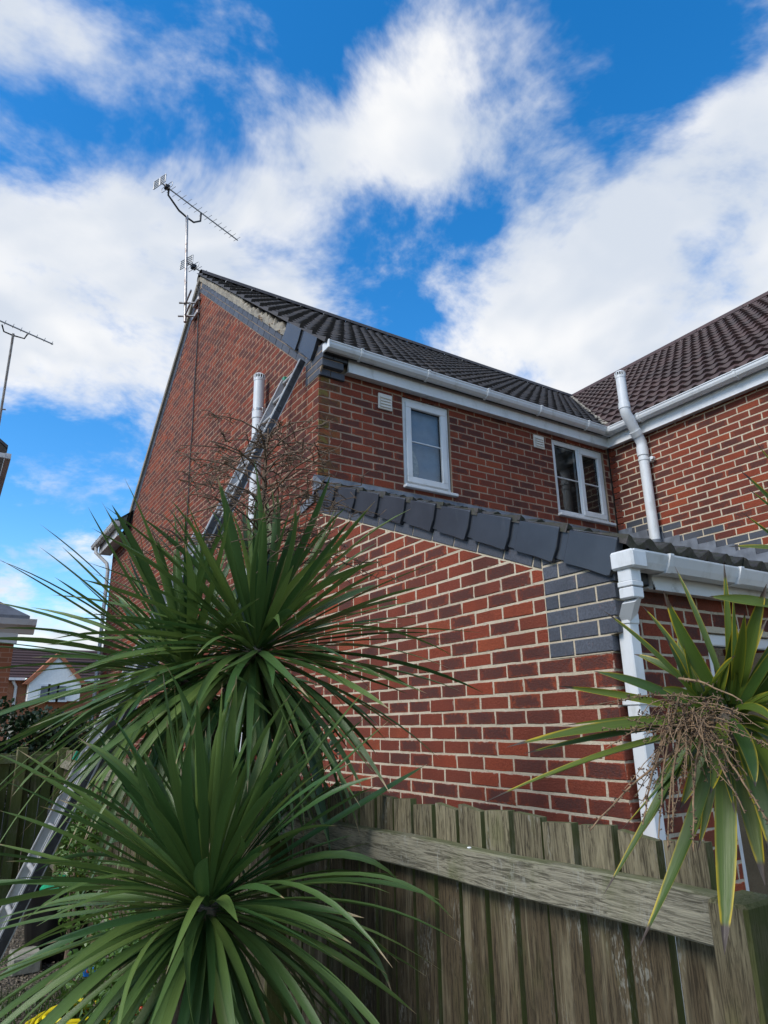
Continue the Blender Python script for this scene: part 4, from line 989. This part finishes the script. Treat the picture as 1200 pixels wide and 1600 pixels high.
def head(C, n, lmin, lmax, wid, emin, emax, seed, bias=(0, 0, 0), oldfrac=.06, drop=1., extra=None):
    r_ = random.Random(seed); ga = 2.39996
    for i in range(n):
        t_ = (i+.5)/n; az = i*ga+r_.uniform(-.25, .25); el = R(emax+(emin-emax)*t_**.85+r_.uniform(-8, 8))
        d = Vector((math.cos(az)*math.cos(el), math.sin(az)*math.cos(el), math.sin(el)))+Vector(bias)*r_.uniform(.5, 1.2); d.normalize()
        ln = r_.uniform(lmin, lmax)*(0.80+.2*math.sin(math.pi*min(1, t_*1.2)))
        old = t_ > .8 and r_.random() < oldfrac*5
        horiz = Vector((d.x, d.y, 0)).length
        sag = (.02+(.03+.28*t_*t_)*horiz*r_.uniform(.3, 1.6)*drop)*ln
        if r_.random() < .16: sag += ln*r_.uniform(.12, .34)*horiz
        P0 = C+Vector((d.x*.03, d.y*.03, -.10*t_+.03)); P1 = P0+d*ln*.55+Vector((r_.gauss(0, .06), r_.gauss(0, .06), r_.uniform(0, .06)))*ln; P2 = P0+d*ln-Vector((0, 0, sag))+Vector((r_.uniform(-.05, .05), r_.uniform(-.05, .05), 0))*ln
        if P2.x > FX-.03 and P2.z < 1.5: P2.x = FX-.05; P1.x = min(P1.x, FX-.06)
        if P2.z < .03: P2.z = .03
        if (P2-CAM).length < .9: continue
        q = extra if extra is not None else MB(); hint = Vector((-d.x*.4, -d.y*.4, 1))
        leaf_mb(q, P0, P1, P2, wid*r_.uniform(.7, 1.15), nrm=hint, rnd=r_.random(), twist=r_.uniform(-1.1, 1.1), fold=r_.uniform(.2, .55))
        if extra is None: q.build('leaf', 'leaf_old' if old else 'leaf', pal)
head(HA, 122, .62, .82, .034, -62, 84, 11, (.0, .0, .03), oldfrac=.12)
head(HB, 68, .60, .84, .032, -35, 74, 23, (-.30*VR.x, -.30*VR.y, .08))
head(HC, 110, .54, .78, .030, -48, 80, 37, (-.08*VR.x-.03, -.08*VR.y, .02), drop=1.5)
head(HA, 190, .45, .80, .025, -75, 76, 51, (.0, .0, .0), extra=leaf_rest); head(HB, 120, .45, .82, .024, -65, 72, 53, (-.2*VR.x, -.2*VR.y, .0), extra=leaf_rest); head(HC, 200, .42, .78, .026, -60, 80, 57, (-.1, .0, .0), drop=1.5, extra=leaf_rest)
tag(leaf_rest.build('inner_leaves', 'leaf', pal), kind='stuff')
# spent flower spike above the upper head
q = MB(); r_ = random.Random(5)
stem0 = HA+Vector((0, 0, .05)); stem = [stem0, stem0+Vector((.0, .02, .30)), stem0+Vector((.02, .03, .60)), stem0+Vector((.03, .03, .86))]
P_ = [stem0.lerp(stem[1], k/3) for k in range(3)]+stem[1:]
q.tube(P_, [.013, .012, .011, .010, .007, .003], 6)
for i in range(54):
    t_ = .30+.68*(i/54); z_ = t_*.86; o = stem0+Vector((.03*t_, .03*t_, z_)); az = i*2.4; d = Vector((math.cos(az), math.sin(az), r_.uniform(-.15, .55))).normalized()
    ln = (.46*(1-t_)**.5+.12)*r_.uniform(.75, 1.15); pts = [o+d*ln*k/4+Vector((0, 0, .07*ln*math.sin(k)-.10*ln*(k/4)**2)) for k in range(5)]
    q.tube(pts, [.0042, .0037, .0031, .0025, .0016], 4, cap=False)
    for k in range(7):
        u = r_.uniform(.15, 1); p = pts[0].lerp(pts[4], u); d2_ = (d+Vector((r_.gauss(0, .8), r_.gauss(0, .8), r_.gauss(.1, .6)))).normalized(); l2 = ln*r_.uniform(.22, .45)*(1.1-.5*u)
        e = p+d2_*l2+Vector((0, 0, -.06*l2)); q.tube([p, p.lerp(e, .5)+Vector((0, 0, .01)), e], [.0026, .0021, .0013], 3, cap=False)
        for b_ in range(3):
            f = p.lerp(e, r_.uniform(.2, 1)); g_e = f+Vector((r_.gauss(0, 1), r_.gauss(0, 1), r_.gauss(0, .8))).normalized()*.035; q.tube([f, g_e], [.0015, .0011], 3, cap=False)
fo = q.build('flower_stalk', 'twig', pal)

# --- right cordyline, close to the camera, leaning over the fence
pal2 = thing('cordyline_palm', 'yellow edged cordyline with brown dry flower stalks hanging over the right end of the fence', 'plant', group='cordyline palms by the fence')
D = 1.28; HC2 = at(1108, 1120, D)
q = MB(); limb([at(1330, 1900, 1.5)*1.0, at(1300, 1500, 1.36), at(1230, 1280, 1.32), at(1150, 1165, 1.30), HC2], .05, .035)
q.build('trunk', 'trunk', pal2)
def pleaf(b_, tp, wpx, db=D, dt=D, bend=(0, 0), twist=0., matn='leaf_yellow', par=pal2, fold=.6, facing=.8):
    P0 = at(*b_, db); P2 = at(*tp, dt); mid = ((b_[0]+tp[0])/2+bend[0], (b_[1]+tp[1])/2+bend[1]); P1 = at(*mid, (db+dt)/2-.02)
    ax = (P2-P0).normalized(); tocam = (CAM-P0).normalized(); nr = (tocam*facing+Vector((rng.uniform(-.3, .3), rng.uniform(-.3, .3), .5))).normalized()
    q = MB(); leaf_mb(q, P0, P1, P2, wpx/FPX*(db+dt)/2*.64, seg=14, fold=fold, nrm=nr, rnd=rng.random(), twist=twist, w0=.6); return q.build('leaf', matn, par)
for a in [((1085, 1108), (928, 1049), 22, D, 1.25, (0, -14)), ((1085, 1115), (872, 1072), 17, D, 1.2, (0, -10)), ((1080, 1120), (878, 1134), 8, D, 1.22, (0, -8)),
          ((1085, 1125), (790, 1168), 26, D, 1.16, (0, -14)), ((1080, 1132), (818, 1178), 16, D, 1.18, (0, -10)), ((1085, 1140), (748, 1258), 18, D, 1.15, (10, -22)), ((1075, 1150), (832, 1224), 12, D, 1.2, (0, -15)),
          ((1095, 1100), (940, 952), 15, D, 1.22, (14, -6)), ((1098, 1095), (1002, 945), 24, D, 1.30, (6, -8)), ((1095, 1080), (990, 1022), 18, D, 1.3, (-10, -18)), ((1130, 1105), (1036, 922), 30, D, 1.24, (-4, 6)), ((1138, 1095), (1054, 884), 13, D, 1.30, (8, 0)), ((1085, 1080), (1060, 990), 22, D, 1.32, (-6, 0)),
          ((1142, 1090), (1131, 878), 15, D, 1.25, (6, 0)), ((1145, 1095), (1145, 926), 15, D, 1.22, (10, 0)), ((1148, 1100), (1160, 975), 18, D, 1.34, (-12, 0)), ((1240, 955), (1108, 932), 24, 1.25, 1.2, (0, -6)), ((1150, 1100), (1198, 912), 30, D, 1.22, (-8, 0)),
          ((1155, 1105), (1232, 960), 24, D, 1.25, (6, 8)), ((1160, 1112), (1250, 1010), 26, D, 1.2, (-4, -12)), ((1150, 1120), (1255, 1090), 26, D, 1.2, (0, -26)), ((1150, 1130), (1250, 1180), 24, D, 1.2, (5, -20)),
          ((1130, 1140), (1132, 1492), 40, D-.02, 1.13, (6, 10)), ((1120, 1150), (996, 1486), 30, D-.02, 1.12, (26, 12)), ((1085, 1140), (942, 1400), 19, D, 1.16, (18, -10)), ((1078, 1135), (1006, 1300), 26, D, 1.22, (16, -6)), ((1155, 1150), (1205, 1340), 36, D, 1.18, (14, -22)), ((1145, 1150), (1196, 1385), 34, D+.02, 1.22, (2, -10)), ((1165, 1140), (1240, 1290), 34, D, 1.15, (12, -24)),
          ((1110, 1150), (1062, 1265), 26, D, 1.25, (8, -8)), ((1095, 1145), (1020, 1235), 24, D, 1.25, (4, -10)), ((1120, 1140), (1090, 1330), 20, D+.02, 1.25, (10, 0)), ((1105, 1140), (968, 1300), 12, D, 1.2, (14, -6)), ((1100, 1112), (1032, 1075), 26, D-.02, 1.2, (0, -14)), ((1120, 1110), (1080, 1010), 24, D+.02, 1.36, (-8, 0)),
          ((1110, 1125), (1035, 1170), 30, D-.03, 1.15, (-6, -24)), ((1130, 1130), (1110, 1240), 34, D-.03, 1.14, (-6, -4)), ((1140, 1125), (1180, 1230), 32, D-.03, 1.14, (12, -14)), ((1150, 1110), (1215, 1135), 28, D-.03, 1.12, (0, -22))]:
    pleaf(a[0], a[1], a[2], a[3], a[4], a[5], twist=rng.uniform(-.9, .9))
for a in [((1290, 900), (1154, 733), 14, 1.5, 1.4, (10, -16)), ((1290, 880), (1166, 762), 10, 1.5, 1.4, (4, -10)), ((1280, 870), (1138, 854), 15, 1.5, 1.35, (0, -8)), ((1290, 910), (1158, 800), 9, 1.5, 1.42, (0, -6)), ((1290, 860), (1180, 690), 10, 1.5, 1.42, (6, -6))]: pleaf(*a, par=pal2)
r5 = random.Random(77)
for i in range(34):
    ang = R(r5.uniform(0, 360)); ln = r5.uniform(110, 215); bx_ = 1118+r5.uniform(-25, 35); by_ = 1110+r5.uniform(-10, 40)
    if math.sin(ang) < -.2 and math.cos(ang) < -.55: continue
    if math.cos(ang) < -.8: ln *= .6
    tx, ty = bx_+math.cos(ang)*ln*.8, by_+math.sin(ang)*ln
    pleaf((bx_, by_), (tx, ty+abs(math.cos(ang))*30), r5.uniform(16, 30), D+.03, r5.uniform(1.16, 1.36), (r5.uniform(-12, 12), -18*abs(math.cos(ang))), twist=r5.uniform(-1.2, 1.2))
# dry drooping flower stalks with beads
q = MB(); qb = MB(); r_ = random.Random(9)
def bead(c_, s):
    vs_ = [c_+Vector(v)*s for v in ((1, 0, 0), (-1, 0, 0), (0, 1, 0), (0, -1, 0), (0, 0, 1), (0, 0, -1))]
    qb.add(vs_, [(0, 2, 4), (2, 1, 4), (1, 3, 4), (3, 0, 4), (2, 0, 5), (1, 2, 5), (3, 1, 5), (0, 3, 5)], smooth=True)
def twig(p0x, p0y, p1x, p1y, d0, d1, sagx, sagy, r0):
    pts = []
    for k in range(9):
        t_ = k/8; pts.append(at(p0x+(p1x-p0x)*t_+sagx*math.sin(math.pi*t_)+r_.uniform(-1.5, 1.5), p0y+(p1y-p0y)*t_+sagy*math.sin(math.pi*t_)+r_.uniform(-1.5, 1.5), d0+(d1-d0)*t_))
    q.tube(pts, [r0*(1-.55*k/8) for k in range(9)], 5, cap=False)
    n_ = int((Vector((p1x-p0x, p1y-p0y)).length)/5)
    for k in range(n_):
        u = r_.uniform(.05, 1)*7.999; a = int(u); p = pts[a].lerp(pts[a+1], u-a); off = Vector((r_.gauss(0, 1), r_.gauss(0, 1), r_.gauss(0, 1))).normalized()*.0045
        q.tube([p, p+off], .0008, 3, cap=False); bead(p+off, r_.uniform(.0010, .0019))
hub = (1075, 1100)
for i in range(66):
    ang = r_.uniform(-25, 200); ln = r_.uniform(50, 150); x1 = hub[0]+math.cos(R(ang))*ln*1.0; y1 = hub[1]+abs(math.sin(R(ang)))*ln*1.25+r_.uniform(-20, 30)
    if x1 > 1215: x1 = 1215
    sx_ = hub[0]+r_.uniform(-35, 45); sy_ = hub[1]+r_.uniform(-10, 50)
    twig(sx_, sy_, x1, y1, 1.18+r_.uniform(-.03, .03), 1.12+r_.uniform(-.05, .06), r_.uniform(-10, 10), r_.uniform(-26, 4), .0010)
for a in [(1060, 1090, 1030, 1310), (1085, 1110, 1165, 1270), (1050, 1120, 1005, 1290), (1070, 1120, 1042, 1330), (1065, 1130, 1052, 1300), (1110, 1140, 1205, 1290), (1060, 1060, 1160, 1095), (1080, 1160, 920, 1300), (1095, 1150, 1085, 1330)]: twig(*a, 1.16, 1.12, -6, -8, .0021)
fs2 = q.build('flower_stalk', 'twig_pale', pal2); qb.build('seed_heads', 'bead', fs2)

# --- ivy mass over the end fence
ivy = thing('ivy_hedge', 'dark ivy mound spilling over the far garden fence', 'hedge')
q = MB()
blobs = [((-1.9, 4.3, 1.42), (.75, .5, .60)), ((-2.6, 4.4, 1.05), (.9, .6, .7)), ((-1.35, 4.2, 1.45), (.5, .45, .48)), ((-3.3, 4.3, 1.0), (.8, .5, .7)), ((-2.3, 3.45, .9), (.5, .22, .6)), ((-2.9, 3.4, .7), (.6, .3, .7)), ((-1.0, 4.6, 1.35), (.5, .45, .5))]
def ivyp():
    c_, s = rng.choice(blobs); d = Vector((rng.gauss(0, 1), rng.gauss(0, 1), rng.gauss(0, 1))).normalized()*rng.uniform(.7, 1.03); return Vector((c_[0]+d.x*s[0], c_[1]+d.y*s[1], max(.02, c_[2]+d.z*s[2])))
quad_leaves(q, ivyp, 16000, .06, asp=.9); tag(q.build('foliage', 'ivy_leaf', ivy), kind='stuff')
q = MB(); q.tube([(-2.2, 4.3, 0), (-2.1, 4.3, .8), (-1.8, 4.3, 1.5)], [.05, .04, .02], 7); q.tube([(-2.2, 4.3, .4), (-2.8, 4.3, 1.2)], [.03, .015], 6); q.build('stem', 'trunk', ivy)
# --- small shrubs by the fence
def shrub(name, label, C, s, n, leaf, berries=0, lsz=.045):
    t_ = thing(name, label, 'shrub', group='small shrubs along the fence'); q = MB(); C = Vector(C)
    def cf():
        d = Vector((rng.gauss(0, 1), rng.gauss(0, 1), rng.gauss(0, 1))).normalized()*rng.uniform(.35, 1); return C+Vector((d.x*s[0], d.y*s[1], max(-C.z+.02, d.z*s[2])))
    quad_leaves(q, cf, n, lsz); tag(q.build('foliage', leaf, t_), kind='stuff')
    q = MB()
    for i in range(9):
        e = cf(); q.tube([(C.x+rng.uniform(-.05, .05), C.y+rng.uniform(-.05, .05), 0), Vector((C.x, C.y, C.z*.5)).lerp(e, .4), e], [.012, .008, .003], 5)
    q.build('stem', 'twig', t_)
    for i in range(berries):
        p = cf(); q = MB(); n_ = 8; vs_ = []; fs = []
        for a in range(1, 4):
            for j in range(n_): th = math.pi*a/4; ph = 2*math.pi*j/n_; vs_.append(p+Vector((math.sin(th)*math.cos(ph), math.sin(th)*math.sin(ph), math.cos(th)))*.012)
        vs_ += [p+Vector((0, 0, .012)), p-Vector((0, 0, .012))]
        for a in range(2):
            for j in range(n_): fs.append((a*n_+j, (a+1)*n_+j, (a+1)*n_+(j+1) % n_, a*n_+(j+1) % n_))
        for j in range(n_): fs += [(24, j, (j+1) % n_), (25, 16+(j+1) % n_, 16+j)]
        q.add(vs_, fs, smooth=True); q.build('berry', 'berry', t_)
shrub('berry_shrub', 'bright green low shrub with red berries beneath the large cordyline', (-1.42, -.55, .42), (.28, .75, .40), 1500, 'shrub_leaf', 16)
shrub('leafy_shrub', 'leafy green shrub growing by the fence behind the large cordyline', (-1.38, 1.2, .85), (.16, .7, .65), 1100, 'shrub_leaf', 0, .05)
shrub('climbing_shrub', 'small leafy climber on the house side of the fence', (-.75, -1.2, 1.45), (.25, .4, .45), 500, 'ivy_leaf', 0, .045)
# --- things on the ground at lower left
def lathe(q, C, prof, n=24, sy=1.):
    vs_ = []; fs = []
    for (r2, z_) in prof:
        for j in range(n): a = 2*math.pi*j/n; vs_.append((C[0]+math.cos(a)*r2, C[1]+math.sin(a)*r2*sy, C[2]+z_))
    for i in range(len(prof)-1):
        for j in range(n): fs.append((i*n+j, i*n+(j+1) % n, (i+1)*n+(j+1) % n, (i+1)*n+j))
    q.add(vs_, fs, smooth=True)
q = MB(); TC = (-1.35, 1.75, 0); lathe(q, TC, [(0, .005), (.24, .005), (.30, .46), (.325, .47), (.33, .49), (.31, .495), (.295, .47), (.235, .03), (0, .03)]); tub = tag(q.build('plastic_tub', 'black_plastic'), 'round black plastic tub standing on the gravel beside the ladder', 'tub')
def crumple(q, C, s, n=7, m_=8, mi=0):
    vs_ = []; fs = []
    for i in range(n+1):
        for j in range(m_):
            th = math.pi*i/n; ph = 2*math.pi*j/m_; k = rng.uniform(.78, 1.15); vs_.append((C[0]+s[0]*k*math.sin(th)*math.cos(ph), C[1]+s[1]*k*math.sin(th)*math.sin(ph), max(.006, C[2]+s[2]*k*math.cos(th))))
    for i in range(n):
        for j in range(m_): fs.append((i*m_+j, i*m_+(j+1) % m_, (i+1)*m_+(j+1) % m_, (i+1)*m_+j))
    q.add(vs_, fs, mi=mi)
q = MB(); crumple(q, (-1.42, 1.72, .47), (.13, .12, .10)); bgo = q.build('compost_bag', 'green_bag'); tag(bgo, 'green and yellow compost bag poking out of the black tub', 'bag')
q = MB(); crumple(q, (-1.29, 1.70, .46), (.12, .10, .09)); q.build('bag_panel', 'yellow_bag', bgo)
q = MB(); crumple(q, (-1.18, 1.12, .06), (.17, .13, .10)); crumple(q, (-1.06, 1.2, .16), (.10, .08, .05)); tag(q.build('plastic_sack', 'blue_sheet'), 'crumpled bright blue plastic sack on the gravel', 'sack')
q = MB(); crumple(q, (-1.15, 1.25, .20), (.10, .09, .08)); tag(q.build('dry_clippings', 'straw'), 'small heap of dry straw coloured clippings on the blue sack', 'clippings')
q = MB(); q.cbox((-1.72, 1.35, 0), (-1.52, 1.62, .12), .012); tag(q.build('concrete_block', 'concrete'), 'mossy concrete block by the foot of the ladder', 'block')
q = MB(); q.cbox((-1.30, 2.75, 0), (-1.215, 2.85, .95), .01); tag(q.build('wooden_stake', 'wood_post'), 'short wooden stake standing behind the black tub', 'stake')
hb = Vector((-1.50, .10, .03)); hose = thing('garden_hose', 'bright yellow hose coiled on the ground at the bottom left', 'hose')
for k in range(5):
    r2 = .30-.035*k; q = MB(); q.tube([hb+Vector((math.cos(a*.2618)*r2, math.sin(a*.2618)*r2*.9, .02*k+.01*math.sin(a*.7+k))) for a in range(25)], .014, 8, cap=False); q.build('hose_loop', 'yellow', hose)
q = MB()
for i in range(2600):
    p = Vector((rng.uniform(-2.3, -1.25), rng.uniform(-.6, 2.6), .004)); r2 = rng.uniform(.005, .015)
    vs_ = [p+Vector((dx*r2*rng.uniform(.7, 1.3), dy*r2*rng.uniform(.7, 1.3), dz*r2*.7+.003)) for dx, dy, dz in ((1, 0, 0), (-1, 0, 0), (0, 1, 0), (0, -1, 0), (0, 0, 1), (0, 0, -1))]
    q.add(vs_, [(0, 2, 4), (2, 1, 4), (1, 3, 4), (3, 0, 4)], rnd=rng.random())
tag(q.build('pebbles', 'gravel'), 'loose brown pebbles scattered on the garden ground', 'gravel', kind='stuff')
q = MB()
for i in range(2600):
    a = Vector((rng.uniform(-2.2, -1.25), rng.uniform(-1.6, .9), 0)); b_ = a+Vector((rng.gauss(0, .04), rng.gauss(0, .04), rng.uniform(.04, .15))); s = Vector((rng.uniform(-.005, .005), rng.uniform(-.005, .005), 0))
    q.add([a-s, a+s, b_], [(0, 1, 2)], uvs=[(.3, 0), (.7, 0), (.5, .8)], rnd=rng.random())
tag(q.build('grass', 'grass_blade'), 'short grass around the foot of the cordyline', 'grass', kind='stuff')

# ------------------------------------------------------------------ neighbouring buildings at the left edge
def mk_course(name, c1, mor):
    m, t, b = newmat(name); P = pos(t); s = sep(t, P); cbn = N(t, 'ShaderNodeCombineXYZ'); t.links.new(MA(t, 'ADD', s[0], s[1]), cbn.inputs[0]); t.links.new(s[2], cbn.inputs[1])
    bt = N(t, 'ShaderNodeTexBrick'); t.links.new(cbn.outputs[0], bt.inputs['Vector']); bt.inputs['Scale'].default_value = 1; bt.inputs['Brick Width'].default_value = .225; bt.inputs['Row Height'].default_value = .075; bt.inputs['Mortar Size'].default_value = .005
    bt.inputs['Color1'].default_value = (*c1, 1); bt.inputs['Color2'].default_value = (*[x*.75 for x in c1], 1); bt.inputs['Mortar'].default_value = (*mor, 1)
    t.links.new(bt.outputs[0], b.inputs['Base Color']); b.inputs['Roughness'].default_value = .9; MATS[name] = m
mk_course('course_orange', (.34, .12, .055), (.40, .24, .16)); mk_course('course_red', (.22, .06, .045), (.35, .25, .2))
# two-storey neighbour: eaves corner just inside the left edge
nb = thing('brick_house', 'neighbouring brick house whose dark roof corner shows at the upper left edge', 'house', group='brick houses of the street')
E1 = at(12, 700, 13.0); ez = E1.z-.05
q = MB(); q.box((E1.x-8, E1.y+.05, 0), (E1.x-.25, E1.y+8, ez-.1)); q.add([(E1.x-8, E1.y+.05, ez-.1), (E1.x-.25, E1.y+.05, ez-.1), (E1.x-4.1, E1.y+.05, ez+3.1)], [(0, 1, 2)]); q.build('wall', 'course_red', nb)
rf = MB(); rf.add([(E1.x, E1.y-.05, ez), (E1.x, E1.y+8, ez), (E1.x-4.1, E1.y+8, ez+3.4), (E1.x-4.1, E1.y-.05, ez+3.4)], [(0, 1, 2, 3)]); rfo = rf.build('roof', 'tile_main', nb)
for i in range(8):
    q = MB(); a = Vector((E1.x-.26*i*1.0, E1.y-.06, ez+.216*i)); q.sweep([(0, .02), (.0, .075), (-.30, .30), (-.30, .25)], a, a+Vector((0, 2.5, 0)), (1, 0, 0), (0, 0, 1), closed=True); q.build('roof_tile', 'tile_main', rfo)
q = MB(); q.box((E1.x-.02, E1.y-.02, ez-.14), (E1.x+.07, E1.y+7, ez-.05)); q.box((E1.x-.4, E1.y-.03, ez-.14), (E1.x-.02, E1.y+.0, ez-.06)); q.build('gutter', 'upvc_dirty', nb)
# low outbuilding with hipped slate roof and white gutter
ob = thing('outbuilding', 'low orange brick building with grey hipped roof and white gutter at the left edge', 'building')
E2 = at(64, 968, 12.0)
q = MB(); q.box((E2.x-3, E2.y+.35, 0), (E2.x-.30, E2.y+3.5, E2.z-.30)); q.build('wall', 'course_orange', ob)
q = MB(); A_ = E2+Vector((-.15, .1, .06)); q.add([A_, A_+Vector((0, 3.2, 0)), A_+Vector((-1.4, 1.6, .9)), A_+Vector((-3.2, 1.6, .9)), A_+Vector((-3.2, 0, 0))], [(0, 1, 2), (0, 2, 3, 4)]); q.add([A_+Vector((0, 0, -.05)), A_+Vector((0, 3.2, -.05)), A_, A_+Vector((0, 3.2, 0)), A_+Vector((-3.2, 0, -.05)), A_+Vector((-3.2, 0, 0))], [(0, 1, 3, 2), (4, 0, 2, 5)]); q.build('roof', 'slate', ob)
q = MB(); pr = [(0, 0), (.12, 0), (.08, -.09), (-.02, -.12), (-.10, -.14), (-.14, -.20), (-.26, -.20), (-.26, -.02)]
q.sweep([(x, y) for x, y in pr], (E2.x-3.2, E2.y+.12, E2.z), (E2.x-.05, E2.y+.12, E2.z), (0, -1, 0), (0, 0, 1), closed=True); q.build('gutter', 'upvc', ob)
q = MB(); q.box((E2.x-3.0, E2.y+.26, E2.z-.36), (E2.x-.27, E2.y+.34, E2.z-.10)); q.build('fascia_board', 'upvc', ob)
# far house with a white gable dormer
fh = thing('brick_house', 'distant orange brick house with brown roof and white dormer gable', 'house', group='brick houses of the street')
c0 = at(20, 1130, 48); cx, cy = c0.x, c0.y
def fz_(x, y): return at(x, y, 48)
pz = lambda y: fz_(80, y).z
q = MB(); q.box((cx-2, cy, 0), (cx+14, cy+7, pz(1062))); q.build('wall', 'course_orange', fh)
q = MB(); za, zb = pz(1060), pz(1003); q.add([(cx-2.5, cy-.4, za), (cx+14.5, cy-.4, za), (cx+14, cy+4, zb), (cx-2, cy+4, zb)], [(0, 1, 2, 3)]); rfo = q.build('roof', 'tile_wing', fh)
for i in range(11):
    t_ = i/11; q = MB(); zz_ = za+(zb-za)*t_; yy = cy-.4+4.4*t_; q.box((cx-2.4, yy-.02, zz_), (cx+14.4, yy+.25, zz_+.07)); q.build('tile_course', 'tile_wing', rfo)
xl, xr = fz_(40, 1090).x, fz_(122, 1090).x; xm = (xl+xr)/2; z0, z1, z2 = pz(1096), pz(1068), pz(1028)
q = MB(); n_ = 5; pts = [(xl, cy-1.0, z0), (xr, cy-1.0, z0), (xr, cy-1.0, z1), (xm, cy-1.0, z2), (xl, cy-1.0, z1)]; q.add(pts+[(x, cy+2, z) for x, _, z in pts], [tuple(range(5)), (1, 0, 5, 6), (2, 1, 6, 7), (3, 2, 7, 8), (4, 3, 8, 9), (0, 4, 9, 5)]); q.build('dormer', 'render_white', fh)
for s_ in (-1, 1):
    xe = xl if s_ < 0 else xr; q = MB(); q.add([(xm, cy-1.12, z2), (xm, cy-1.12, z2+.34), (xe+s_*.35, cy-1.12, z1-.1), (xe+s_*.05, cy-1.12, z1-.12), (xm, cy+2, z2+.34), (xe+s_*.35, cy+2, z1-.1)], [(0, 1, 2, 3), (1, 4, 5, 2)]); q.build('verge', 'orange_brick', fh)
for x_ in (66, 80, 94):
    p = fz_(x_, 1083); q = MB(); q.box((p.x-.32, cy-1.06, p.z-.55), (p.x+.32, cy-1.0, p.z+.5)); wn = q.build('window', 'upvc', fh); q = MB(); q.box((p.x-.2, cy-1.09, p.z-.42), (p.x+.2, cy-1.062, p.z+.38)); q.build('pane', 'slate', wn)
p = fz_(26, 1065); q = MB(); q.tube([(p.x, cy-.1, 0), (p.x, cy-.1, p.z-.3), (p.x-.2, cy-.3, p.z)], .09, 7); q.build('downpipe', 'upvc', fh)
q = MB(); q.box((cx-2.5, cy-.55, za-.15), (xl-.2, cy-.4, za)); q.box((xr+.2, cy-.55, za-.15), (cx+14, cy-.4, za)); q.build('gutter', 'upvc', fh)
